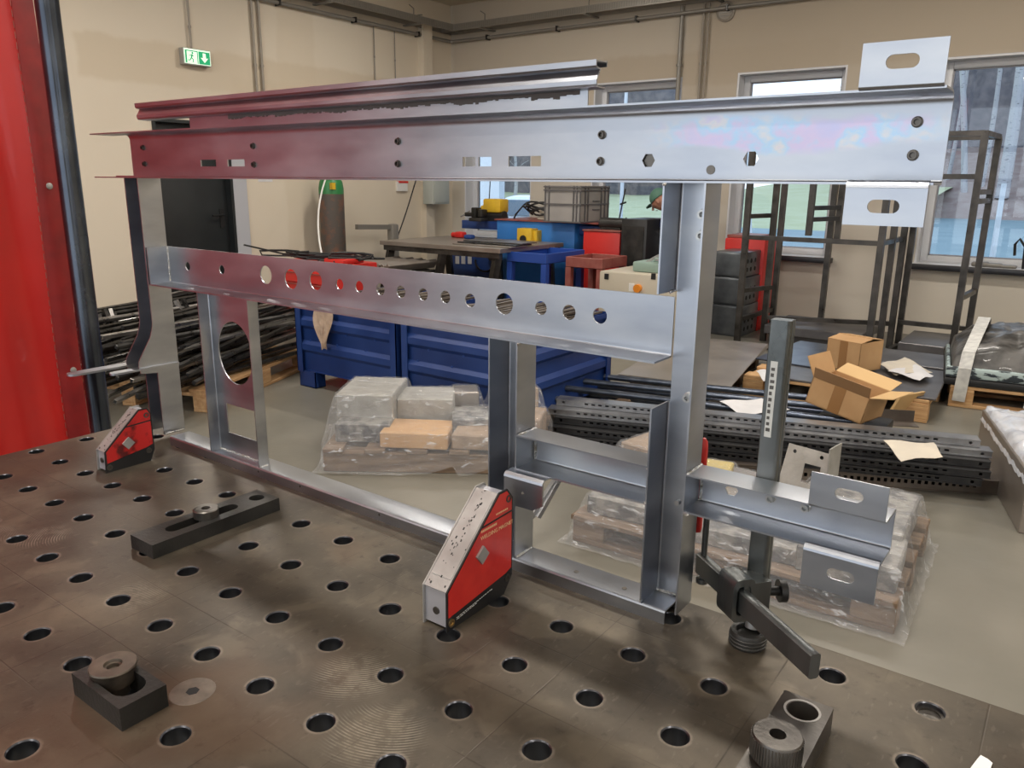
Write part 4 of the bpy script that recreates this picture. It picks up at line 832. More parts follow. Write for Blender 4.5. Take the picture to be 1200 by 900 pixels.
# ================================================================== BACK OF THE ROOM, LEFT TO RIGHT
# pallets
def pallet(name,cx,cy,rz,L_,W_,label,m='wood'):
    e=empty(name,(cx,cy,0),rz=rz,label=label,cat='pallet')
    for yy in (-W_/2+.05,0,W_/2-.05):
        q=MB(); q.bbox((-L_/2,yy-.05,0),(L_/2,yy+.05,.022),.003,1); q.build('bottom_board',M[m],e)
        for xx in (-L_/2+.07,0,L_/2-.07): q=MB(); q.bbox((xx-.07,yy-.05,.022),(xx+.07,yy+.05,.10),.003,1); q.build('block',M[m],e)
    for xx in (-L_/2+.07,0,L_/2-.07): q=MB(); q.bbox((xx-.07,-W_/2,.10),(xx+.07,W_/2,.122),.003,1); q.build('stringer_board',M[m],e)
    for k in range(5):
        yy=-W_/2+.065+k*(W_-.13)/4; q=MB(); q.bbox((-L_/2,yy-.06,.122),(L_/2,yy+.06,.144),.003,1); q.build('top_board',M[m],e)
    return e
pallet('wooden_pallet',-3.80,2.62,R(112),1.35,1.15,'wooden pallet under the heap of black tubes at left')
# heap of black tubes
rnd=random.Random(3); tube0=None; LT='long black square steel tube in the heap behind left upright'
hc=Vector((-3.82,2.62,.144)); hd=Vector((math.cos(R(112)),math.sin(R(112)),0)); hs=Vector((-hd.y,hd.x,0))
for k in range(96):
    lay=k//12; pos=k%12
    if tube0 is None:
        q=MB(); q.bbox((-1.0,-.0125,-.0125),(1.0,.0125,.0125),.003,1); o=single(q,'steel_tube',M['steel_bar'],LT,'steel tube','black steel tubes heaped on the left pallet'); tube0=o
        q=MB(); q.box((-1.002,-.0085,-.0085),(-.9995,.0085,.0085)); q.box((.9995,-.0085,-.0085),(1.002,.0085,.0085)); q.build('open_end',M['black'],o)
    else:
        o=dup(tube0)
        if k%5==0:
            o.data=o.data.copy(); o.data.materials[0]=M['steel_bar_light']
    c=hc+hs*((pos-5.5)*.098+rnd.uniform(-.03,.03))+Vector((0,0,.02+lay*.050+rnd.uniform(0,.016)))+hd*rnd.uniform(-.25,.25)
    o.location=c; o.rotation_euler=(rnd.uniform(0,.6),rnd.uniform(-.04,.04),R(112)+rnd.uniform(-.17,.17))
for k,(u,v,u2,v2) in enumerate(((122,362,150,440),(128,362,152,436),(133,366,158,470),(116,368,128,440),(98,360,104,430),(206,352,236,412),(214,350,240,404),(150,392,132,440),(158,398,140,440))):
    a=PX(u,v,-3.9); b=PX(u2,v2,-3.75); d=(b-a); a2=b-d*1.0; b2=b+d*.9
    if b2.z<.16: b2=b+d*((b.z-.17)/max(.01,(b.z-b2.z)))
    q=MB(); q.beam(a2,b2,.025,.025); single(q,'leaning_tube',M['steel_bar_light'] if k in (1,5) else M['steel_bar'],'black steel tube leaning steeply against the heap at left','steel tube','tubes leaning on the left heap')
# red tool trolley
e=empty('tool_trolley',(-4.35,4.35,0),rz=0,label='red tool trolley with many drawers behind the blue bins',cat='tool trolley')
q=MB(); q.bbox((-.42,-.24,.13),(.42,.24,.70),.012); q.build('cabinet',M['red_machine'],e)
zz=.16
for k,h_ in enumerate((.055,.055,.055,.06,.07,.07,.10)):
    q=MB(); q.bbox((-.385,-.262,zz),(.385,-.238,zz+h_-.008),.003,1); dr=q.build('drawer',M['red_machine'],e); q=MB(); q.box((-.36,-.272,zz+h_-.018),(.36,-.260,zz+h_-.010)); q.build('drawer_pull',M['red_brown'],dr); zz+=h_
for x in (-.36,.36):
    for y in (-.18,.18): q=MB(); q.cyl((x-.015,y,.055),(x+.015,y,.055),.055,n=20); q.box((x-.02,y-.02,.06),(x+.02,y+.02,.13)); q.build('castor',M['black_rubber'],e)
q=MB(); q.tube([(.42,-.2,.62),(.50,-.2,.64),(.50,.2,.64),(.42,.2,.62)],.012); q.build('push_handle',M['black_rubber'],e)
rnd=random.Random(5)
for k in range(7):
    x=-4.75+k*.13; pts=[(x+.22*math.cos(t*1.3+k)*(.5+.1*t)-.2*(k==0),4.35+.16*math.sin(t*1.7+k),.715+.012*(t%3)+.02*math.sin(t+k)+.03*k/6) for t in [i*.5 for i in range(12)]]
    q=MB(); q.tube(pts,.010,6); single(q,'welding_hose',M['black_rubber'],'black hose lying tangled on top of red trolley','hose','hoses on the red trolley')
q=MB(); q.bbox((-4.2,4.2,.705),(-3.95,4.45,.745),.01); single(q,'red_case',M['red_machine'],'flat red case on top of tool trolley near cylinder','case')
a=PX(286,287,-4.75); q=MB(); q.beam((a.x,a.y,a.z),(-4.55,4.30,.708),.025,.015); single(q,'torch_rod',M['black_rubber'],'black rod sticking up from trolley top beside the door','rod')
# blue stillage bins
def bin_(x0,x1,y0,y1,label):
    e=empty('steel_bin',((x0+x1)/2,(y0+y1)/2,0),label=label,cat='bin',group='blue steel bins'); hx=(x1-x0)/2; hy=(y1-y0)/2; zb,zt=.115,.615
    def rib(n,ax):       # corrugated wall profile across the height
        pr=[(0,zb),(0,zb+.13),(.022,zb+.155),(.022,zb+.195),(0,zb+.22),(0,zb+.30),(.022,zb+.325),(.022,zb+.365),(0,zb+.39),(0,zt-.03),(.02,zt-.03),(.02,zt)]
        q=MB(); 
        if ax=='y': q.strip(pr,.003,lambda x,y,l:(l,n*(hy-.028+x),y),-hx+.03,hx-.03)
        else: q.strip(pr,.003,lambda x,y,l:(n*(hx-.028+x),l,y),-hy+.03,hy-.03)
        q.build('corrugated_side',M['blue_bin'],e,ang=20)
    rib(-1,'y'); rib(1,'y'); rib(-1,'x'); rib(1,'x')
    q=MB(); q.box((-hx+.02,-hy+.02,zb),(hx-.02,hy-.02,zb+.006)); q.build('bin_floor',M['blue_bin'],e)
    for sx_ in (-1,1):
        for sy in (-1,1):
            q=MB(); q.box((sx_*hx,sy*hy,zb-.005),(sx_*(hx-.055),sy*(hy-.006),zt)); q.box((sx_*hx,sy*hy,zb-.005),(sx_*(hx-.006),sy*(hy-.055),zt)); q.build('corner_post',M['blue_bin'],e)
            q=MB(); xo,xi=sx_*(hx-.005),sx_*(hx-.17); yo,yi=sy*(hy-.01),sy*(hy-.10)
            q.box((xo,yo,0),(xi,yo-sy*.006,zb)); q.box((xo,yo,0),(xo-sx_*.006,yi,zb)); q.box((xi,yo,0),(xi+sx_*.006,yi,zb)); q.box((xo,yo,0),(xi,yi,.006)); q.build('foot',M['blue_bin'],e)
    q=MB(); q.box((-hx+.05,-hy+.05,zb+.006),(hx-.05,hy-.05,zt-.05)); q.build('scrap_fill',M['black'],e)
    rnd=random.Random(int(x0*100)); q=MB()
    for k in range(60):
        a=Vector((rnd.uniform(-hx+.1,hx-.1),rnd.uniform(-hy+.1,hy-.1),zt-.05+rnd.random()*.05)); an=rnd.uniform(0,6.28); l=rnd.uniform(.05,.14)
        b=a+Vector((math.cos(an)*l,math.sin(an)*l,rnd.uniform(-.02,.03))); q.beam(a,b,.03,.01)
    for k in range(26): x=-hx+.1+k*(2*hx-.2)/25; q.beam((x-.05,-.38,zt-.03+.03*rnd.random()),(x+.06,.38,zt-.0+.03*rnd.random()),.02,.012)
    q.build('scrap_piece',M['profile_brown'],e,kind='stuff')
    q=MB()
    for k in range(9): x=-hx+.12+k*(2*hx-.24)/8; q.cyl((x,-hy+.028,zb+.30+.08*((k*7)%3-1)),(x,-hy+.023,zb+.30+.08*((k*7)%3-1)),.008,n=8)
    q.build('spot_mark',M['navy'],e,kind='stuff')
    return e
bin_(-3.12,-2.15,3.0,3.95,'blue steel bin with a rag over its rim, left of two'); bin_(-2.11,-1.13,3.0,3.93,'blue steel bin behind the middle upright, right of two')
rc=PY(380,374,2.99); q=MB(); vs=[];fs=[]
for i in range(9):
    for j in range(13):
        u=i/8-.5; v=j/12; wv=.09+.03*math.sin(v*5)-.03*v; vs.append((rc.x+u*wv*2*(1-.3*abs(math.sin(v*3))),2.985-.012*math.sin(i*2.2+v*4)-.008,rc.z+.06-v*.26-.04*abs(u)*math.cos(i*3)))
for i in range(8):
    for j in range(12): a=i*13+j; fs.append((a,a+1,a+14,a+13))
q.add(vs,fs); single(q,'cloth_rag',M['cloth'],'beige rag hanging over the rim of left blue bin','rag',ang=80)
# raw steel bench
BT=.78
e=empty('steel_bench',(-4.22,6.3,0),label='low raw steel bench with splayed legs near the window',cat='bench')
q=MB(); q.bbox((-.83,-.58,BT-.045),(.83,.58,BT),.004,1); q.build('bench_top',M['sheet'],e); q=MB(); q.box((-.80,-.55,BT-.10),(.80,-.50,BT-.045)); q.build('apron',M['rack'],e); q=MB(); q.box((-.80,.50,BT-.10),(.80,.55,BT-.045)); q.build('apron',M['rack'],e)
for x in (-.76,.0,.72):
    for s_ in (-1,1): q=MB(); q.beam((x,s_*.48,BT-.1),(x-.05,s_*.62,0.0),.07,.07); q.build('leg',M['rack'],e)
for k,(y,c_) in enumerate(((-.30,'sheet'),(-.22,'steel_bar'),(-.12,'sheet_dark'))):
    q=MB(); q.bbox((-4.22+.1,6.3+y-.14,BT+.001+k*.013),(-4.22+.86,6.3+y+.14,BT+.012+k*.013),.002,1); single(q,'steel_offcut',M[c_],['lowest flat steel offcut on right end of bench','middle flat steel offcut on right end of bench','topmost flat steel offcut on right end of bench'][k],'steel plate','offcuts on the steel bench')
# steel flats stacked under the bench
bar0=None; zbar=PY(490,313,5.5).z
for k in range(11):
    x=-4.95+k*.075
    if bar0 is None: q=MB(); q.bbox((-.02,-.35,-.045),(.02,.35,.045),.003,1); o=single(q,'flat_bar',M['sheet'],'leaning flat steel bar in the row under the bench','steel bar','flat bars leaning under the bench'); bar0=o
    else: o=dup(bar0)
    o.location=(-4.93+k*.056,5.5,zbar+.008*math.sin(k*2)); o.rotation_euler=(0,R(38),R(4*math.sin(k)))
zq=zbar-.10; q=MB(); q.box((-5.0,5.2,zq),(-4.3,5.8,zq+.05))
for xx in (-4.98,-4.38):
    for yy in (5.22,5.72): q.box((xx,yy,0),(xx+.06,yy+.06,zq))
single(q,'bar_trestle',M['rack'],'low trestle carrying the row of flat bars','trestle')
# navy machine below the bench end
a=PY(529,300,7.1); b=PY(580,300,7.1)
e=empty('navy_cabinet',((a.x+b.x)/2,7.35,0),label='navy machine cabinet with white stickers behind bench end',cat='machine'); hx=(b.x-a.x)/2
q=MB(); q.bbox((-hx,-.25,0),(hx,.25,.70),.01); q.build('body',M['navy'],e)
for u in (535.5,542.5,550): p=PY(u,304,7.09); q=MB(); q.box((p.x-.03-(a.x+b.x)/2,-.256,p.z-.055),(p.x+.03-(a.x+b.x)/2,-.2505,p.z+.04)); q.build('white_label',M['paper'],e)
p=PY(542,294,7.09); q=MB(); q.box((p.x-.07-(a.x+b.x)/2,-.256,p.z-.03),(p.x+.07-(a.x+b.x)/2,-.2505,p.z+.03)); q.build('yellow_label',M['yellow'],e)
p=PY(572,301,7.0); q=MB(); q.cyl((p.x-(a.x+b.x)/2,-.25,p.z),(p.x-(a.x+b.x)/2,-.30,p.z),.05,n=16); q.tube([(p.x-(a.x+b.x)/2-.12+.14*math.cos(t),-.27,p.z-.07+.12*math.sin(t)) for t in [i*.3 for i in range(10,22)]],.012); q.build('connector',M['black_rubber'],e)
# bright blue machine with yellow clamp
a=PY(582,285,7.0); b=PY(673,285,7.0); cx=(a.x+b.x)/2; hx=(b.x-a.x)/2
e=empty('blue_machine',(cx,7.3,0),label='bright blue press machine with yellow block, crate on top',cat='machine')
q=MB(); q.bbox((-hx,-.3,.30),(hx,.3,.985),.012); q.box((-hx+.05,-.25,0),(hx-.05,.25,.3)); q.build('body',M['bright_blue'],e)
q=MB(); q.bbox((-hx-.62,-.2,.86),(hx+.28,.32,.96),.008); q.build('work_surface',M['navy'],e)
q=MB(); q.box((-hx-.02,-.32,.985),(hx+.30,.34,1.0)); q.build('deck',M['red_brown'],e)
p=PY(620,281,6.95); yb_=MB(); yb_.bbox((p.x-cx-.11,-.44,p.z-.13),(p.x-cx+.09,-.3,p.z+.13),.01); yb_.bbox((p.x-cx+.09,-.40,p.z-.10),(p.x-cx+.14,-.3,p.z+.11),.005); yo=yb_.build('yellow_block',M['yellow'],e)
q=MB(); q.cyl((p.x-cx-.02,-.43,p.z+.01),(p.x-cx-.02,-.445,p.z+.01),.045,n=18); q.build('bore',M['black'],yo)
# yellow rotary tool and black vice on the surface
p=PY(578,255,7.15)
e=empty('yellow_tool',(p.x,7.2,.962),label='yellow hooded bench grinder standing on blue machine at left',cat='grinder')
q=MB(); q.bbox((-.13,-.09,.10),(.13,.09,.26),.02); q.bbox((-.19,-.07,.10),(-.10,.07,.18),.02); q.build('hood',M['yellow'],e)
q=MB(); q.cyl((-.12,-.02,.06),(.15,-.02,.06),.06,n=18); q.box((-.1,-.08,0),(.13,.08,.05)); q.cyl((-.22,-.02,.05),(-.12,-.02,.05),.035,n=14); q.build('motor',M['black_rubber'],e)
q=MB(); q.tube([(-.10,0,.26),(-.085,0,.50)],.006); q.cyl((-.085,0,.49),(-.083,0,.52),.014,n=10); q.build('rod_stalk',M['black_rubber'],e)
p=PY(556,268,6.9); e=empty('bench_vice',(p.x,6.98,.962),label='black bench vice with handle left of yellow grinder',cat='vice'); rnd=random.Random(9)
q=MB(); q.bbox((-.10,-.07,0),(.09,.07,.04),.01); q.bbox((-.07,-.06,.04),(.0,.06,.16),.012); q.bbox((.03,-.055,.05),(.09,.055,.14),.01); q.cyl((-.2,0,.075),(.03,0,.075),.025,n=14); q.build('vice_body',M['blackened'],e); q=MB(); q.tube([(-.2,-.09,.05),(-.2,.08,.11)],.009); q.build('vice_handle',M['mag_steel'],e)
p=PY(541,272,6.7); q=MB(); q.bbox((p.x-.07,6.64,BT+.0),(p.x+.05,6.74,BT+.07),.02); q.cyl((p.x-.13,6.69,BT+.03),(p.x-.05,6.69,BT+.03),.03,n=12); single(q,'angle_grinder',M['red_machine'],'small red hand tool lying on the bench back edge','hand tool')
p=PY(550,275,6.6); q=MB(); q.bbox((p.x-.05,6.55,BT),(p.x+.07,6.63,BT+.05),.02); single(q,'blue_tool',M['navy'],'small blue hand tool lying beside the red one','hand tool')
# cable coil
p=PY(634,262,7.15); e=empty('cable_coil',(p.x,7.2,1.0),label='coiled black cable and pale reel left of grey crate',cat='cable')
q=MB()
for k in range(5): q.tube([(.14*math.cos(t)*(1+.1*k)-.02*k,.1*math.sin(t),.05+.022*k+.06*math.cos(t+k)**2) for t in [i*.4 for i in range(17)]],.011,6)
q.tube([(-.15,0,.05),(-.26,-.05,.15),(-.36,-.05,.05),(-.4,-.05,-.03)],.011,6); q.build('cable_loop',M['black_rubber'],e)
q=MB()
for k in range(3): q.cyl((.03,0,.005+k*.035),(.03,0,.028+k*.035),.10-.012*k,n=20)
q.build('reel',M['cream'],e); q=MB(); q.cyl((.03,0,.1),(.03,0,.22),.008,n=8); q.build('spindle',M['black_rubber'],e)
# grey crate with ribs
a=PY(645,270,6.95); b=PY(686,270,6.95); w_=b.x-a.x
e=empty('plastic_crate',(a.x+w_/2,7.13,1.0),rz=0,label='grey ribbed plastic crate standing on the blue machine',cat='crate'); hx=w_/2; hy=.30; hz=.385
q=MB(); t_=.012
for q_ in ((-hx,-hy,0,hx,-hy+t_,hz),(-hx,hy-t_,0,hx,hy,hz),(-hx,-hy+t_,0,-hx+t_,hy-t_,hz),(hx-t_,-hy+t_,0,hx,hy-t_,hz),(-hx,-hy,0,hx,hy,.012)): q.box(q_[:3],q_[3:])
q.build('crate_shell',M['crate'],e,smooth=False)
q=MB()
for z in (.0,.185,.33,.365): q.box((-hx-.014,-hy-.014,z),(hx+.014,-hy,z+.014)); q.box((hx,-hy,z),(hx+.014,hy,z+.014)); q.box((-hx-.014,-hy,z),(-hx,hy,z+.014))
for x in (-hx+.0,-hx+.05,hx-.09,hx-.05,hx-.006): q.box((x,-hy-.013,0),(x+.012,-hy,hz))
for y in (-hy+.08,-hy+.14,hy-.18,hy-.1,hy-.02): q.box((hx,y,0),(hx+.013,y+.014,hz))
q.box((hx+.001,-.05,.13),(hx+.014,.09,.14)); q.box((hx+.001,-.05,.22),(hx+.014,.09,.23)); q.build('crate_rib',M['crate_dark'],e,kind='stuff')
# royal blue cart and red-brown cart
def cart(name,u0,u1,Y,dep,z,zl,m,label):
    a=PY(u0,300,Y); b=PY(u1,300,Y); cx=(a.x+b.x)/2; hx=(b.x-a.x)/2; e=empty(name,(cx,Y+dep/2,0),label=label,cat='cart'); hy=dep/2
    q=MB()
    for q_ in ((-hx,-hy,z-zl,hx,-hy+.02,z),(-hx,hy-.02,z-zl,hx,hy,z),(-hx,-hy+.02,z-zl,-hx+.02,hy-.02,z),(hx-.02,-hy+.02,z-zl,hx,hy-.02,z),(-hx,-hy,z-zl,hx,hy,z-zl+.01)): q.bbox(q_[:3],q_[3:],.004,1)
    q.build('tray',M[m],e)
    for sx_ in (-1,1):
        for sy in (-1,1): q=MB(); q.box((sx_*hx,sy*hy,.06),(sx_*(hx-.06),sy*(hy-.06),z-zl)); lg=q.build('leg',M[m],e); q=MB(); q.cyl((sx_*(hx-.03)-.015,sy*(hy-.03),.04),(sx_*(hx-.03)+.015,sy*(hy-.03),.04),.04,n=14); q.build('castor',M['black_rubber'],lg)
    q=MB(); q.box((-hx+.02,-hy+.02,.25),(hx-.02,hy-.02,.27)); q.build('shelf',M[m],e); return e
cart('blue_cart',594,640,5.9,.72,.745,.10,'cart_blue','royal blue steel cart in front of bright blue machine')
cart('brown_cart',663,706,6.1,.5,.715,.10,'red_brown','red-brown rusty steel cart between blue cart and cream machine')
# red cabinet, motor on top, black cabinet
a=PY(683,290,6.85); b=PY(726,290,6.85); e=empty('red_cabinet',((a.x+b.x)/2,7.15,0),label='bright red machine cabinet left of the black one',cat='machine'); hx=(b.x-a.x)/2
q=MB(); q.bbox((-hx,-.3,0),(hx,.3,.92),.012); q.build('body',M['red_machine'],e); q=MB(); q.bbox((-hx-.01,-.31,.92),(hx+.01,.31,.935),.004,1); q.build('lid',M['red_brown'],e)
q=MB(); q.cyl((-.12,-.1,1.0),(.17,-.1,1.0),.06,n=18); q.box((-.1,-.15,.935),(.14,-.05,.96)); q.build('motor',M['blackened'],e)
q=MB(); q.tube([(.02,0,.94),(.10,0,1.36)],.008); q.tube([(.07,-.04,1.2),(.09,.04,1.22)],.01); q.tube([(.05,0,.94),(.13,0,1.06)],.01); q.build('lever',M['black_rubber'],e)
a=PY(727,290,6.7); b=PY(757,290,6.7); e=empty('black_cabinet',((a.x+b.x)/2+.0,6.95,0),label='tall black cabinet in front of the worker with green cap',cat='machine'); hx=(b.x-a.x)/2
q=MB(); q.bbox((-hx,-.25,0),(hx,.25,1.07),.01); q.build('body',M['black_rubber'],e); q=MB(); q.box((-hx+.03,-.256,.1),(hx-.03,-.25,1.0)); q.build('front_door',M['blackened'],e)
# cream and sage machine
a=PY(702,330,5.6); b=PY(792,330,5.6); cx=(a.x+b.x)/2; hx=(b.x-a.x)/2; e=empty('cream_machine',(cx,5.95,0),label='cream band saw machine with sage green top and orange knob',cat='machine')
q=MB(); q.bbox((-hx,-.35,.1),(hx,.35,.665),.015); q.box((-hx+.05,-.3,0),(hx-.05,.3,.1)); q.build('body',M['cream'],e)
q=MB(); q.bbox((-hx+.25,-.22,.665),(hx,.3,.755),.02); q.bbox((-hx+.42,-.15,.755),(hx,.2,.79),.01); q.build('green_top',M['green_grey'],e)
q=MB(); q.beam((-hx+.28,-.2,.70),(-hx+.52,-.05,.86),.02,.02); q.box((-hx+.48,-.24,.775),(hx,-.20,.79)); q.build('guide_rail',M['mag_steel'],e)
for u in (711,766): p=PY(u,324,5.6); q=MB(); q.box((p.x-cx-.02,-.358,p.z-.025),(p.x-cx+.02,-.35,p.z+.025)); q.build('socket',M['black_rubber'],e)
p=PY(747,338,5.58); q=MB(); q.cyl((p.x-cx,-.35,p.z),(p.x-cx,-.385,p.z),.035,n=18); q.build('orange_knob',mat('orange_plastic',(.75,.25,.02),.4),e); p=PY(739,337,5.58); q=MB(); q.box((p.x-cx-.025,-.356,p.z-.035),(p.x-cx+.025,-.35,p.z+.035)); q.build('label_plate',M['white'],e)
# ------------------------------------------------------------------ the worker, mostly hidden by the upright
hp=PY(773,250,7.25)
pe=empty('person',(hp.x+.45,7.25,0),label='person in navy workwear and green cap bending over behind upright',cat='person')
def skin_mesh(name,pts,edges,m,parent,sub=2):
    me=bpy.data.meshes.new(name); me.from_pydata([p[:3] for p in pts],edges,[]); o=bpy.data.objects.new(name,me); COL.objects.link(o); o.parent=parent
    sk=o.modifiers.new('skin','SKIN'); 
    for i,p in enumerate(pts): me.skin_vertices[0].data[i].radius=(p[3],p[3] if len(p)<5 else p[4])
    me.skin_vertices[0].data[0].use_root=True; sk.use_smooth_shade=True
    s_=o.modifiers.new('sub','SUBSURF'); s_.levels=sub; s_.render_levels=sub; me.materials.append(m); return o
# local: worker faces -x, hips at x=.25
pts=[(.28,0,.93,.15,.14),(.16,0,1.05,.14,.15),(.0,0,1.17,.14,.17),(-.14,0,1.26,.12,.17),(-.26,0,1.30,.055),(-.36,0,1.28,.05),
     (-.14,-.19,1.24,.06),(-.28,-.24,1.02,.05),(-.50,-.20,.93,.040),(-.58,-.19,.91,.032),
     (-.14,.19,1.24,.06),(-.28,.24,1.02,.05),(-.50,.18,.95,.040),(-.58,.17,.93,.032),
     (.26,-.10,.88,.10),(.16,-.13,.48,.07),(.24,-.13,.10,.05),(.14,-.13,.045,.045),(.02,-.14,.04,.035),
     (.26,.10,.88,.10),(.20,.14,.48,.07),(.34,.14,.10,.05),(.24,.14,.045,.045),(.12,.15,.04,.035)]
ed=[(0,1),(1,2),(2,3),(3,4),(4,5),(3,6),(6,7),(7,8),(8,9),(3,10),(10,11),(11,12),(12,13),(0,14),(14,15),(15,16),(16,17),(17,18),(0,19),(19,20),(20,21),(21,22),(22,23)]
pts=[((-.14+(p[0]+.14)*.5,)+tuple(p[1:])) if p[0]>-.14 else p for p in pts]
skin_mesh('body',pts,ed,M['overall'],pe)
import bmesh
def blob(name,c,r,m,parent,seg=20,rot=None,fn=None):
    q=MB(); n=14; vs=[];fs=[]
    for i in range(n+1):
        th=math.pi*i/n
        for k in range(seg):
            ph=2*math.pi*k/seg; v=Vector((math.sin(th)*math.cos(ph),math.sin(th)*math.sin(ph),math.cos(th)))
            if fn: v=fn(v)
            v=Vector((v.x*r[0],v.y*r[1],v.z*r[2]))
            if rot: v=rot@v
            vs.append(tuple(Vector(c)+v))
    for i in range(n):
        for k in range(seg): j=(k+1)%seg; fs.append((i*seg+k,i*seg+j,(i+1)*seg+j,(i+1)*seg+k))
    q.add(vs,fs); return q.build(name,m,parent,ang=70)
hr=Matrix.Rotation(R(-38),3,'Y'); hcn=Vector((-.45,0,1.245))
def headf(v):
    v=v.copy()
    if v.z<0: v.x*=1-.18*(-v.z); v.y*=1-.28*(-v.z)
    if v.x<-.8 and -.35<v.z<.1: v.x*=1.10
    return v
hd_=blob('head',hcn,(.095,.075,.118),M['skin'],pe,rot=hr,fn=headf)
q=MB(); nv=hcn+hr@Vector((-.103,0,-.015)); q.cyl(nv+hr@Vector((0,0,.02)),nv+hr@Vector((-.022,0,-.02)),.008,.015,n=10); q.build('nose',M['skin'],hd_)
for s_ in (-1,1):
    blob('ear',hcn+hr@Vector((.0,s_*.077,-.01)),(.018,.010,.03),M['skin'],hd_,seg=10,rot=hr); blob('eye',hcn+hr@Vector((-.088,s_*.03,.005)),(.010,.012,.008),M['white_text'],hd_,seg=8,rot=hr)
q=MB(); mp_=hcn+hr@Vector((-.092,0,-.06)); q.beam(mp_+Vector((0,-.02,0)),mp_+Vector((0,.02,0)),.006,.006); q.build('mouth',M['red_brown'],hd_)
def capf(v):
    v=v.copy()
    if v.z<-.05: v.z=-.05
    return v
cp0=blob('cap',hcn+hr@Vector((.004,0,.028)),(.105,.088,.108),M['cap_green'],pe,rot=hr,fn=capf)
q=MB(); q.plate([(-.09,-.07),(-.15,-.055),(-.175,0),(-.15,.055),(-.09,.07)],[],lambda x,y,w_: tuple(hcn+hr@Vector((x,y,.022+w_))),.006); q.build('cap_peak',M['cap_green'],cp0)
for s_,wx in ((-1,-.585),(1,-.585)):
    base=Vector((wx,s_*.19 if s_<0 else .17,.91 if s_<0 else .93)); P_=[(*base,.028),(base.x-.06,base.y,base.z-.01,.034,.02)]; E_=[(0,1)]
    for k in range(4):
        y=base.y+(k-1.5)*.019; l=(.062,.074,.07,.052)[k]; i0=len(P_); P_+=[(base.x-.09,y,base.z-.012,.0095),(base.x-.09-l*.5,y,base.z-.022,.0085),(base.x-.09-l*.85,y,base.z-.045,.0075)]; E_+=[(1,i0),(i0,i0+1),(i0+1,i0+2)]
    i0=len(P_); P_+=[(base.x-.04,base.y-s_*-.03*-1,base.z,.010),(base.x-.075,base.y+(-s_)*.045,base.z-.012,.009)]; E_+=[(0,i0),(i0,i0+1)]
    skin_mesh('hand',P_,E_,M['glove'],pe,1)
# low work stand the worker leans over
q=MB(); q.bbox((hp.x-.32,7.05,.84),(hp.x+.02,7.45,.875),.005,1)
for x in (-.30,.0):
    for y in (7.07,7.43): q.box((hp.x+x-.015,y-.015,0),(hp.x+x+.015,y+.015,.84))
single(q,'work_stand',M['blackened'],'small dark work stand under the hands of the worker','stand')
# ------------------------------------------------------------------ dark modules and red housing at the left rack
a=PY(845,340,7.2); b=PY(892,340,7.2); e=empty('red_housing',((a.x+b.x)/2,7.45,0),label='tall red machine housing behind the dark steel modules',cat='machine'); hx=(b.x-a.x)/2
q=MB(); q.bbox((-hx,-.25,0),(hx,.25,.90),.015); q.build('body',M['red_machine'],e)
q=MB(); q.bbox((-hx,-.2,.9),(hx-.1,.2,.93),.005,1); q.build('top_plate',M['red_brown'],e)
for k,(v0,v1,u0,u1) in enumerate(((401,359,831,866),(357,329,836,868),(327,296,838,869))):
    Y=6.75; a=PY(u0,v0,Y); b=PY(u1,v1,Y); z0_=(0,.30,.565)[k]; z1_=(.297,.562,.80)[k]
    e=empty('steel_module',((a.x+b.x)/2,Y+.25,z0_),label=['bottom dark steel module in the stack by left rack','middle dark steel module in the stack by left rack','topmost dark steel module in the stack by left rack'][k],cat='steel box',group='stacked dark steel modules'); hx=(b.x-a.x)/2+.03
    q=MB(); q.bbox((-hx,-.25,0),(hx,.25,z1_-z0_),.012); q.build('casing',M['dark_machine'],e); q=MB(); q.box((-hx+.015,-.254,.02),(hx-.03,-.25,z1_-z0_-.02)); q.build('front_cover',M['dark_machine'],e)
    q=MB(); q.box((hx-.012,-.262,.0),(hx+.002,-.25,z1_-z0_)); q.build('edge_strip',M['steel_bar_light'],e)
    q=MB()
    for yy in (-.15,-.05,.06):
        for zz in (.07,.15): q.cyl((hx,yy,zz),(hx+.002,yy,zz),.022,n=12)
    q.build('bolt_hole',M['black'],e,kind='stuff')
# ------------------------------------------------------------------ racks of dark square tube
def rack(name,loc,label,posts,rails,s_=.048):
    e=empty(name,loc,label=label,cat='rack'); L0=Vector(loc)
    for a,b in posts: q=MB(); q.beam(Vector(a)-L0,Vector(b)-L0,s_,s_); q.build('post',M['rack'],e)
    for a,b in rails: q=MB(); q.beam(Vector(a)-L0,Vector(b)-L0,s_*.8,s_*.8); q.build('rail',M['rack'],e)
    return e
def V(x,y,z): return (x,y,z)
Y1,Y2=6.35,7.15
def vx(u,v,Y): return PY(u,v,Y).x
xa=vx(872,300,Y1); xb=vx(899,300,7.3); xm=vx(1027,350,Y1); xn=vx(1052,350,Y2); H1=1.75
rk_posts=[((xa,Y1,0),(xa,Y1,H1)),((vx(903,300,6.75),6.75,.0),(vx(903,300,6.75),6.75,H1)),((vx(912,300,Y2),Y2,0),(vx(912,300,Y2),Y2,H1)),((vx(970,300,Y2),Y2,0),(vx(970,300,Y2),Y2,H1)),((vx(950,250,Y1+.3),Y1+.3,.99),(vx(950,250,Y1+.3),Y1+.3,H1)),((vx(984,250,Y2),Y2,.9),(vx(984,250,Y2),Y2,H1))]
zr=PY(900,279,Y1).z
xr=vx(1030,285,Y1)
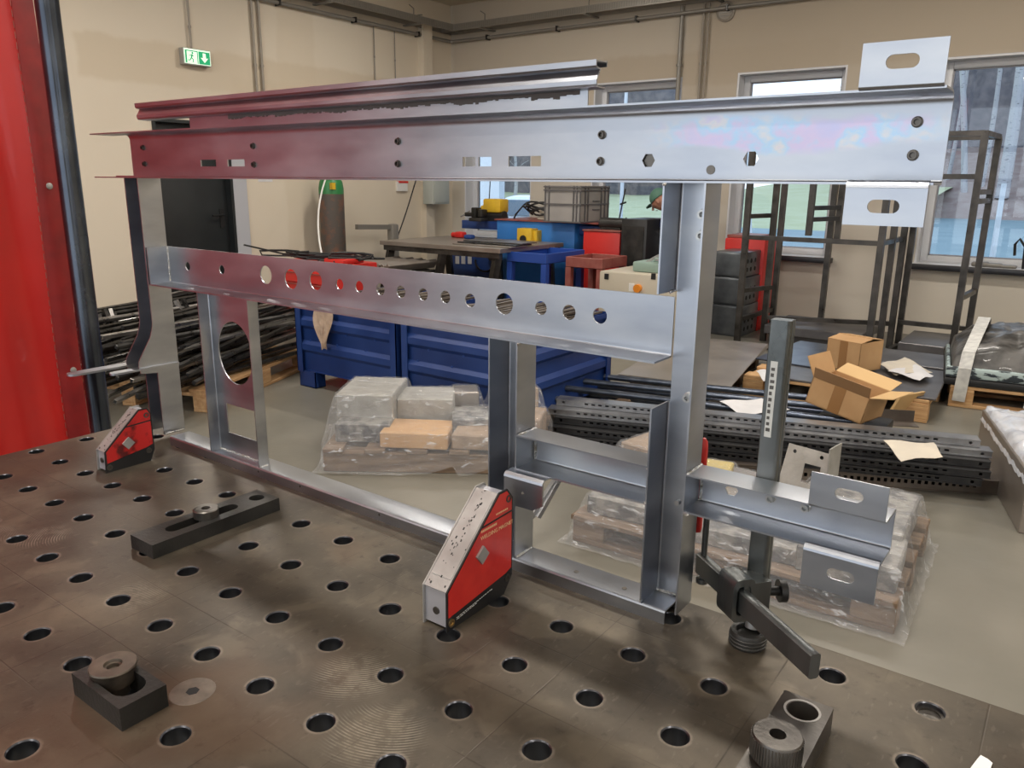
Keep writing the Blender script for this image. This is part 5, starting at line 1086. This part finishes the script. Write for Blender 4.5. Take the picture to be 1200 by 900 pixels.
rk_rails=[((xa,Y1,zr),(xr,Y1,zr)),((xa,Y1,H1),(xr,Y1,H1)),((xa,Y1,PY(872,375,Y1).z),(vx(905,364,Y2),Y2,PY(872,375,Y1).z)),((xa,Y1,PY(875,341,Y1).z),(vx(903,336,6.75),6.75,PY(875,341,Y1).z)),
  ((vx(903,300,6.75),6.75,PY(905,365,Y2).z),(vx(1045,378,Y2),Y2,PY(905,365,Y2).z)),((xa,Y1,.025),(xr,Y1,.025)),((xa,Y1,PY(890,254,Y1).z),(vx(903,250,6.75),6.75,PY(890,254,Y1).z)),
  ((vx(950,250,Y1+.3),Y1+.3,PY(965,243,7).z),(vx(984,250,Y2),Y2,PY(965,243,7).z)),((vx(950,250,Y1+.3),Y1+.3,PY(965,256,7).z),(vx(984,250,Y2),Y2,PY(965,256,7).z)),((xa,Y2,H1),(xn,Y2,H1))]
rack('tube_rack',(xa,Y1,0),'dark square tube rack in front of the middle window',rk_posts,rk_rails)
posts=[];
for u,Y in ((1027,Y1),(1040,Y1+.45),(1052,Y2),(1062,Y2+.1)): x=vx(u,330,Y); posts.append(((x,Y,0),(x,Y,1.72)))
xf_=vx(1128,330,Y1+.2); xg=vx(1144,330,Y2); zt=PY(1145,156,Y1+.2).z; xf0=xf_
posts+=[((xf_,Y1+.2,0),(xf_,Y1+.2,zt)),((xg,Y2,0),(xg,Y2,zt))]
x0=vx(1040,330,Y1+.2)
rails=[((x0,Y1+.2,zt),(xf_,Y1+.2,zt)),((x0,Y2,zt),(xg,Y2,zt)),((xf_,Y1+.2,zt),(xg,Y2,zt)),((x0,Y1+.2,PY(1125,207,Y1+.2).z),(xf_,Y1+.2,PY(1125,207,Y1+.2).z)),
 ((xf_,Y1+.2,PY(1150,225,Y1+.3).z),(xg,Y2,PY(1150,225,Y1+.3).z)),((xf_,Y1+.2,PY(1150,236,Y1+.3).z),(xg,Y2,PY(1150,236,Y1+.3).z)),((xf_,Y1+.2,PY(1130,350,Y1+.2).z),(xg,Y2,PY(1130,350,Y1+.2).z)),
 ((vx(1052,380,Y2),Y2,PY(1080,380,Y2).z),(xg,Y2,PY(1080,380,Y2).z)),((vx(1027,400,Y1),Y1,.03),(vx(1052,400,Y2),Y2,.03)),((vx(1052,400,Y2),Y2,.03),(xg,Y2,.03)),((x0,Y1+.2,.03),(xf_,Y1+.2,.03)),((vx(1027,330,Y1),Y1,1.70),(vx(1052,330,Y2),Y2,1.70)),
 ((vx(1027,318,Y1),Y1,zr),(vx(1052,318,Y2),Y2,zr))]
rack('tube_rack',(x0,Y1,0),'taller dark tube rack in front of the right window',posts,rails)
for k,(x0_,x1_,y0_,y1_,z_,lab) in enumerate(((xa+.15,xr-.1,6.6,7.3,.12,'grey steel panel lying in the bottom of left rack'),(vx(1055,400,6.7),xf0-.06,6.6,7.3,.10,'grey steel panel lying in the bottom of right rack'))):
    q=MB(); q.bbox((x0_,y0_,z_-.02),(x1_,y1_,z_+.06),.006,1); q.box((x0_+.1,y0_+.1,0),(x1_-.1,y0_+.16,z_-.02)); q.box((x0_+.1,y1_-.16,0),(x1_-.1,y1_-.1,z_-.02)); single(q,'steel_slab',M['sheet_dark'],lab,'steel panel')
# things on the window sill
p=PY(1158,300,YB-.03); 
for k in range(3): q=MB(); q.bbox((p.x-.12+k*.11,YB-.09,WZ0+.004),(p.x+.02+k*.11,YB-.01,WZ0+.05-.008*k),.015); single(q,'work_glove',M['conduit_grey'],['grey work glove on right window sill, nearest the rack','crumpled grey work glove in the middle of right sill','grey work glove on right sill, closest to photo edge'][k],'glove','gloves on the sill')
p=PY(1197,270,YB-.05); q=MB(); q.tube([(p.x+.06,YB-.05,WZ0+.005),(p.x+.05,YB-.05,WZ0+.2),(p.x-.0,YB-.05,WZ0+.27),(p.x-.03,YB-.05,WZ0+.22),(p.x-.02,YB-.05,WZ0+.12)],.012,8); single(q,'black_hook_cable',M['black_rubber'],'black looped cable standing on sill at right photo edge','cable')
# ------------------------------------------------------------------ steel sheets, profiles, boxes on the floor
def quadplate(name,c,hx,hy,rz,z0,z1,m,label,cat,group=None,bev=.003):
    q=MB(); q.bbox((-hx,-hy,0),(hx,hy,z1-z0),bev,1); return single(q,name,m,label,cat,group,loc=(c[0],c[1],z0),rot=(0,0,rz))
pallet('sheet_pallet',-.93,4.92,R(99),1.35,.62,'low pallet carrying the pile of big steel sheets','wood_old')
for k in range(4): quadplate('steel_sheet',(-.95+.006*k,4.95-.01*k),.37,.78,R(8.5+.6*k),.145+k*.0075,.152+k*.0075,M['sheet'],['lowest big brown steel sheet behind the right upright','second big steel sheet from the bottom behind right upright','third big steel sheet from the bottom behind right upright','topmost big brown steel sheet behind the right upright'][k],'steel sheet','pile of big steel sheets')
# galvanised profiles with slots; each lies roughly along x
def slotted(name,L_,h_,w_,m,label,cat,group,n=46):
    q=MB(); holes=[rect(.16+k*(L_-.32)/n,h_*.40,.16+(k+.5)*(L_-.32)/n,h_*.66) for k in range(n)]
    q.plate(rect(0,.0,L_,h_),holes+[circ(.04,h_*.5,.008,8),circ(L_-.04,h_*.5,.008,8)],lambda x,y,t_:(x,t_,y),.002)
    q.box((0,.002,h_-.002),(L_,w_,h_)); q.box((0,w_-.002,0),(L_,w_,h_-.002)); q.box((0,.002,0),(L_,w_,.002))
    q.box((.0,-.008,h_-.004),(L_,.0,h_)); q.box((0,-.008,0),(L_,0,.004))
    return q.build(name,m,label=label,cat=cat,group=group)
def put(o,a,b):
    a=Vector(a); b=Vector(b); d=b-a; o.location=a; o.rotation_euler=(0,-math.atan2(d.z,math.hypot(d.x,d.y)),math.atan2(d.y,d.x))
base_pr=None
specs=[(PZ(652,474,.222),PZ(1148,524,.222),'topmost slotted profile of the long bundle','profile'),(PZ(642,485,.186),PZ(1162,537,.186),'slotted profile just under the topmost one in bundle','profile'),(PZ(649,495,.150),PZ(1160,549,.150),'third slotted profile down in the long bundle','profile_dark'),(PZ(642,506,.112),PZ(1160,561,.112),'fourth slotted profile down in the long bundle','profile_dark'),(PZ(668,518,.074),PZ(1150,570,.074),'dark profile second from the floor in the bundle','profile_dark')]
for a,b,lab,m in specs:
    L_=(Vector(b)-Vector(a)).length; o=slotted('slotted_profile',L_,.034,.075,M[m],lab,'steel profile','long slotted profiles on the floor'); put(o,a,b)
o=slotted('slotted_profile',(PZ(655,545,.002)-PZ(1190,581,.002)).length,.07,.42,M['profile_brown'],'wide brown slotted profile lying lowest on the floor','steel profile','long slotted profiles on the floor',60); put(o,PZ(655,545,.002),PZ(1190,581,.002))
for k in range(3): q=MB(); q.box((-.035,-.30,0),(.035,.30,.072)); 
# blue-grey tubes behind the bundle
t0=None
for k in range(9):
    if t0 is None:
        q=MB(); q.cyl((-.85,0,0),(.85,0,0),.019,n=12,inner=.015); t0=single(q,'round_tube',M['tube_blue'],'blue-grey tube among the row behind the slotted profiles','steel tube','row of blued tubes'); o=t0
    else: o=dup(t0)
    o.location=(-.42+.05*math.sin(k*3),3.44+k*.08,.06+.045*(k%3)+(.0 if k<6 else -.02)+.06); o.rotation_euler=(0,0,R(13+1.2*math.sin(k*1.7)))
for k,(x,y) in enumerate(((-.95,3.6),(.1,3.85))): q=MB(); q.bbox((x-.04,y-.35,.0),(x+.04,y+.4,.10),.004,1); single(q,'bearer',M['wood_old'],['left wooden bearer under the row of blued tubes','right wooden bearer under the row of blued tubes'][k],'timber')
def paper(name,uv,z,m,label,curl=.01):
    P=[PZ(u,v,z) for u,v in uv]; q=MB(); vs=[];fs=[]; n=6
    for i in range(n+1):
        for j in range(n+1):
            a=P[0].lerp(P[1],i/n); b=P[3].lerp(P[2],i/n); p=a.lerp(b,j/n); vs.append((p.x,p.y,z+curl*(.5+.5*math.sin(i*1.1+j*.9)))) 
    m_=len(vs); vs+=[(x,y,zz-.0015) for x,y,zz in vs]
    for i in range(n):
        for j in range(n): a=i*(n+1)+j; fs+=[(a,a+1,a+n+2,a+n+1),(m_+a,m_+a+n+1,m_+a+n+2,m_+a+1)]
    per=[i*(n+1) for i in range(n+1)]+[n*(n+1)+j for j in range(1,n+1)]+[i*(n+1)+n for i in range(n-1,-1,-1)]+[j for j in range(n-1,0,-1)]
    for i in range(len(per)): a=per[i]; b=per[(i+1)%len(per)]; fs.append((a,b,m_+b,m_+a))
    q.add(vs,fs); return single(q,name,m,label,'paper',ang=60)
paper('paper_sheet',((843,471),(892,468),(926,480),(872,489)),.235,M['paper'],'white paper lying on the row of blued tubes')
pc=paper('paper_sheet',((1035,517),(1094,520),(1105,536),(1056,541)),.262,M['paper_cream'],'cream paper on the right part of slotted profiles')
q=MB(); q.strip([(0,0),(.10,0),(.10,.07)],.004,lambda x,y,l:(l,x,y),0,1.15); q.cyl((1.10,.104,.035),(1.10,.099,.035),.008,n=10); o=single(q,'angle_profile',M['profile_brown'],'brown steel angle with end hole beyond the slotted profiles','steel profile')
a=PZ(1077,501,.10); o.location=(a.x-1.15*math.cos(R(27)),a.y-1.15*math.sin(R(27)),.10); o.rotation_euler=(0,0,R(27)); 
# mid pallet with sheets, papers and boxes
pallet('sheet_pallet',.02,5.40,R(2),1.15,1.3,'pallet under the dark sheets and cardboard boxes')
quadplate('dark_sheet',(.12,5.34),.50,.58,R(3),.145,.160,M['sheet_dark'],'dark steel sheet under the closed cardboard box','steel sheet')
quadplate('dark_sheet',(-.20,5.60),.38,.45,R(-4),.161,.172,M['tube_blue'],'bluish steel sheet left of the closed cardboard box','steel sheet')
quadplate('dark_sheet',(.40,5.92),.42,.26,R(2),.161,.174,M['sheet_dark'],'dark steel sheet at the right rear of sheet pallet','steel sheet')
for k,(uv,m,lab) in enumerate(((((886,436),(912,432),(925,442),(895,447)),'paper','white paper at left front of the sheet pallet'),(((1030,428),(1060,420),(1093,437),(1050,440)),'paper_cream','cream paper pile right of the closed box'),(((1040,436),(1072,428),(1094,441),(1078,446)),'paper','white paper at the right end of sheet pallet'),(((960,416),(975,412),(978,426),(964,424)),'paper','small white paper peeking left of closed box'))): paper('paper_sheet',uv,.182+.006*k,M[m],lab,.014)
# closed cardboard box
a=PZ(976,436,.162); b=PZ(1005,440,.162); c=PZ(1030,436,.162)
e=empty('cardboard_box',((b.x),(b.y),.1745),rz=0,label='closed cardboard box standing on the dark steel sheet',cat='box')
def cbox(e,u,v,hgt,flaps=False,tape=True):
    """u,v: 2D edge vectors from the nearest corner"""
    u=Vector((*u,0)); v=Vector((*v,0)); Z=Vector((0,0,hgt)); t=.004
    q=MB(); nu=u.normalized(); nv=v.normalized()
    for o_,ax,th in ((Vector((0,0,0)),u,nv),(v-nv*t,u,nv),(Vector((0,0,0)),v,nu),(u-nu*t,v,nu)): q.obox(o_+ax/2+th*t/2+Z/2,ax/2,th*t/2,Z/2)
    q.obox((u+v)/2+Vector((0,0,.003)),u/2,v/2,Vector((0,0,.003))); q.build('box_wall',M['card'],e,smooth=False)
    return u,v,Z,nu,nv
ul=(a.x-b.x,a.y-b.y); vr=(c.x-b.x,c.y-b.y)
dl=Vector(ul); dl=dl.normalized()*.30; dn=Vector((-dl.y,dl.x)).normalized()*.26
if dn.y<0: dn=-dn
dl3=Vector((-.24,.09)); dn3=Vector((.09,.25))
u,v,Z,nu,nv=cbox(e,dl3,dn3,.205)
q=MB(); q.obox(u*.5+v*.26+Z+Vector((0,0,.010)),u*.5,v*.26+Vector((0,0,.010)),Vector((0,0,.002))); q.build('top_flap',M['card'],e,smooth=False)
q=MB(); q.obox(u*.5+v*.74+Z+Vector((0,0,.012)),u*.5,v*.26-Vector((0,0,.010)),Vector((0,0,.002))); q.build('top_flap',M['card'],e,smooth=False)
q=MB(); q.obox(u*.5-nv*.001+Z*.5,nu*.03,nv*.0006,Z*.5); q.build('tape_strip',M['tape'],e)
# open tipped cardboard box
a=PZ(1008,498,.215); e=empty('cardboard_box',(a.x,a.y,.218),label='open cardboard box tipped on its corner, flaps spread',cat='box')
e.rotation_euler=(R(5),R(12),R(6)); e.scale=(1.1,1.1,1.15)
u,v,Z,nu,nv=cbox(e,(-.27,.05),(.07,.19),.13)
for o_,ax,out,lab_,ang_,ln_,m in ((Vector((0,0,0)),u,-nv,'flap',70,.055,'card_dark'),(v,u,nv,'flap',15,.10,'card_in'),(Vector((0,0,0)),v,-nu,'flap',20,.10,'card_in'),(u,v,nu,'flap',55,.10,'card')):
    d=(out*math.cos(R(ang_))+Vector((0,0,1))*math.sin(R(ang_))).normalized(); n_=ax.normalized().cross(d)
    q=MB(); q.obox(o_+ax/2+Z+d*ln_/2,ax*.49,d*ln_/2,n_*.0018); q.build('flap',M[m],e,smooth=False)
q=MB(); q.obox(u*.5-nv*.001+Z*.5,nu*.028,nv*.0006,Z*.5); q.build('tape_strip',M['tape'],e)
q=MB(); q.bbox((a.x-.26,a.y-.0,.12),(a.x+.10,a.y+.34,.185),.01); q.box((a.x-.25,a.y+.05,.0),(a.x-.15,a.y+.15,.12)); q.box((a.x+.02,a.y+.2,.0),(a.x+.12,a.y+.3,.12)); single(q,'foam_block',M['blackened'],'black block under the tipped open cardboard box','block')
a=PZ(1060,466,.16); q=MB(); q.obox((a.x,a.y+.05,.10),(.05,.10,0),(-.008,.004,.0),(.035,-.015,.085)); single(q,'cardboard_offcut',M['card_in'],'torn cardboard piece leaning on the sheet pallet end','cardboard',smooth=False)
# bagged goods pallet at right
pallet('wooden_pallet',1.22,5.82,R(8),1.25,.86,'orange wooden pallet under the grey strapped bags')
e=empty('strapped_bag',(1.17,5.82,.145),rz=R(8),label='big grey film-wrapped bag strapped down on pallet at right',cat='bag')
def dome(hx,hy,h0,h1,nx,ny,seed,amp=.02,zb=0):
    q=MB(); vs=[];fs=[]
    for i in range(nx+1):
        for j in range(ny+1):
            x=-1+2*i/nx; y=-1+2*j/ny; e_=max(abs(x),abs(y)); k=(1-abs(x)**3.0)*(1-abs(y)**3.0); z=h0+(h1-h0)*k**.55+amp*mnoise.noise(Vector((x*4,y*4,seed)))+amp*.6*mnoise.noise(Vector((x*11,y*9,seed)))
            if e_>.999: z=zb+.02*mnoise.noise(Vector((x*9,y*9,seed)))
            vs.append((x*hx*(1+.0*k),y*hy,max(0,z)))
    for i in range(nx):
        for j in range(ny): a=i*(ny+1)+j; fs.append((a,a+1,a+ny+2,a+ny+1))
    return q.add(vs,fs)
q=MB(); q.bbox((-.62,-.44,0),(.62,.44,.05),.01); q.build('black_tray',M['black_rubber'],e)
dome(.60,.43,.16,.36,48,36,4,.03).build('bag_film',M['bag'],e,ang=80)
q=MB(); q.bbox((-.615,-.445,.055),(.615,-.415,.125),.012); q.bbox((-.615,-.44,.055),(-.59,.44,.125),.01); q.build('printed_edge',M['bag_print'],e,label='pale turquoise printed film edge')
for x in (-.50,-.10):
    pts=[(x-.02,-.455,-.10),(x-.01,-.455,.12),(x,-.40,.22),(x+.04,-.25,.33),(x+.08,0,.40),(x+.1,.25,.35),(x+.12,.44,.15)]
    q=MB()
    for p_,n_ in zip(pts[:-1],pts[1:]): q.beam(p_,n_,.075,.006)
    q.build('strap',M['belt'],e)
q=MB(); q.cyl((.05,.05,.39),(.05,.05,.394),.07,n=18); q.build('white_patch',M['white'],e)
q=MB(); q.bbox((1.55,6.1,.45),(1.8,6.35,.60),.03); q.box((1.5,6.05,0),(1.85,6.4,.45)); single(q,'pale_package',M['bag_print'],'pale turquoise package behind the strapped bag','package')
# foil-covered box
e=empty('film_covered_box',(1.475,3.88,0),rz=R(15),label='galvanised box covered by crumpled silvery film at right edge',cat='box')
q=MB(); q.bbox((-.42,-.52,0),(.42,.52,.265),.004,1); q.build('box_body',M['sheet'],e)
dome(.425,.525,.275,.315,44,44,8,.028,.21).build('crumpled_film',M['foil'],e,loc=(0,0,.0),ang=80)
# ------------------------------------------------------------------ wrapped pallets
def heightfield(lx,ly,nx,ny,hf,seed,amp=.0045):
    H_=[[hf(-lx+2*lx*i/nx,-ly+2*ly*j/ny) for j in range(ny+1)] for i in range(nx+1)]
    for _ in range(1):
        H_=[[ (H_[i][j]*2+sum(H_[a][b] for a,b in ((max(i-1,0),j),(min(i+1,nx),j),(i,max(j-1,0)),(i,min(j+1,ny)))))/6 for j in range(ny+1)] for i in range(nx+1)]
    q=MB(); vs=[];fs=[]
    for i in range(nx+1):
        for j in range(ny+1):
            x=-lx+2*lx*i/nx; y=-ly+2*ly*j/ny; nn=mnoise.noise(Vector((x*9,y*9,seed)))+.9*mnoise.noise(Vector((x*34,y*22,seed)))+.6*mnoise.noise(Vector((x*22+y*60,y*14-x*30,seed))); z=H_[i][j]+.006+amp*nn
            vs.append((x+.008*mnoise.noise(Vector((x*30,y*30,seed+9))),y+.006*mnoise.noise(Vector((y*30,x*30,seed+5))),max(.004,z)))
    for i in range(nx):
        for j in range(ny): a=i*(ny+1)+j; fs.append((a,a+1,a+ny+2,a+ny+1))
    return q.add(vs,fs)
M['part_grey']=mat('packed_metal_parts',(.34,.33,.31),.45,.4,col2=(.12,.12,.125),nscale=16,nlo=.4,nhi=.6,bump=.6,bscale=25)
M['part_bright']=mat('packed_bright_parts',(.44,.43,.40),.45,.4,col2=(.33,.32,.29),nscale=10,bump=.3,bscale=25)
M['wrap_brown']=mat('brown_packing',(.34,.245,.17),.6,0,col2=(.22,.155,.105),nscale=9,bump=.5,bscale=18)
M['yellow_pack']=mat('yellow_packing',(.55,.42,.10),.5,0,col2=(.40,.32,.12),nscale=9)
def pile(e,items,lx,ly,seed,base=.0,film='film',film_n=(90,60)):
    hs=[]
    for (x,y,hx,hy,z0_,z1_,rz,m,nm) in items:
        q=MB(); q.bbox((-hx,-hy,0),(hx,hy,z1_-z0_),.006,1); q.build(nm,M[m],e,loc=(x,y,z0_),rot=(0,0,R(rz))); hs.append((x,y,hx,hy,z1_,R(rz)))
    def hf(px,py):
        h=base if (abs(px)<lx*.93 and abs(py)<ly*.93) else 0
        for x,y,hx,hy,z,rz in hs:
            dx,dy=px-x,py-y; a=dx*math.cos(rz)+dy*math.sin(rz); b=-dx*math.sin(rz)+dy*math.cos(rz)
            d=max(abs(a)-hx,abs(b)-hy,0); h=max(h,z-max(0,d-.010)*4.5)
        return h
    heightfield(lx,ly,film_n[0],film_n[1],hf,seed).build('stretch_wrap',M[film],e,ang=180)
# left wrapped pile, local x to the right in the photo, y away
o=PZ(455,545,0); e=empty('wrapped_pallet_load',(o.x+.06,o.y+.34,0),rz=R(35),label='film-wrapped load of boxes and metal parts left of large magnet',cat='pallet load')
q=MB()
for y in (-.30,0,.30): q.bbox((-.55,y-.05,0),(.60,y+.05,.10),.004,1)
for k in range(6): x=-.5+k*.21; q.bbox((x-.05,-.36,.10),(x+.05,.36,.122),.003,1)
q.build('pallet_deck',M['wood_old'],e)
pile(e,[(-.37,.06,.15,.19,.122,.34,-3,'part_bright','metal_part'),(-.37,-.17,.14,.08,.122,.22,0,'part_grey','metal_part'),(-.08,.08,.15,.13,.122,.30,2,'part_bright','metal_part'),(-.09,-.22,.17,.12,.122,.205,-4,'card','cardboard_box'),(.12,.18,.07,.08,.122,.30,8,'sheet','metal_part'),
 (.20,-.06,.13,.12,.122,.235,5,'part_grey','metal_part'),(.25,-.25,.15,.10,.122,.20,-6,'wrap_brown','paper_packing'),(.40,.10,.09,.14,.122,.36,16,'wrap_brown','paper_packing'),(.45,-.16,.10,.11,.122,.27,-10,'wrap_brown','paper_packing')],.60,.40,2,.125,'film',(110,80))
# right wrapped pallet
e=empty('wrapped_pallet_load',(.33,2.47,0),rz=R(2),label='film-wrapped wooden pallet load behind the arm and clamp',cat='pallet load')
for y in (-.33,0,.33): q=MB(); q.bbox((-.60,y-.05,0),(.60,y+.05,.022),.003,1); q.build('bottom_board',M['wood_old'],e)
for x in (-.53,0,.53):
    for y in (-.33,0,.33): q=MB(); q.bbox((x-.07,y-.05,.022),(x+.07,y+.05,.10),.003,1); q.build('block',M['wood_old'],e)
for k in range(5): y=-.34+k*.17; q=MB(); q.bbox((-.60,y-.06,.10),(.60,y+.06,.122),.003,1); q.build('top_board',M['wood_old'],e)
pile(e,[(-.42,-.14,.15,.20,.122,.20,4,'part_grey','metal_part'),(-.50,.18,.09,.14,.122,.30,-12,'wrap_brown','paper_packing'),(-.26,.12,.12,.12,.122,.24,10,'yellow_pack','paper_packing'),(.0,.15,.18,.16,.122,.20,0,'sheet','metal_part'),(.05,-.2,.22,.15,.122,.19,3,'part_grey','metal_part'),(.36,.10,.20,.22,.122,.24,0,'part_grey','metal_part'),(.42,-.22,.16,.13,.122,.215,2,'part_grey','metal_part')],.64,.44,5,.125,'film2',(110,80))
# punched plate standing in the load
a=PZ(945,560,.30); q=MB(); q.plate([(-.10,0),(.10,0),(.085,.16),(-.09,.165)],[rect(-.01,.03,.055,.105),circ(-.06,.14,.008,8),circ(.05,.14,.008,8)],lambda x,y,t_:(x,t_+.3*y,y),.003); q.box((.095,-.01,0),(.10,.10,.20)); single(q,'punched_plate',M['part_bright'],'punched steel plate with square hole leaning on wrapped load','steel plate',loc=(a.x-.02,a.y+.02,.235),rot=(0,0,R(-8)))
# black angle pair on the floor behind the middle upright
for k in range(2):
    a=PZ(622+k*8,606,.12); b=PZ(645+k*4,572,.22); q=MB(); q.beam(a,b+(b-a)*.3,.02,.02); single(q,'angle_offcut',M['profile'],['pale angle offcut leaning behind corner bracket, left one','pale angle offcut leaning behind corner bracket, right one'][k],'steel bar')
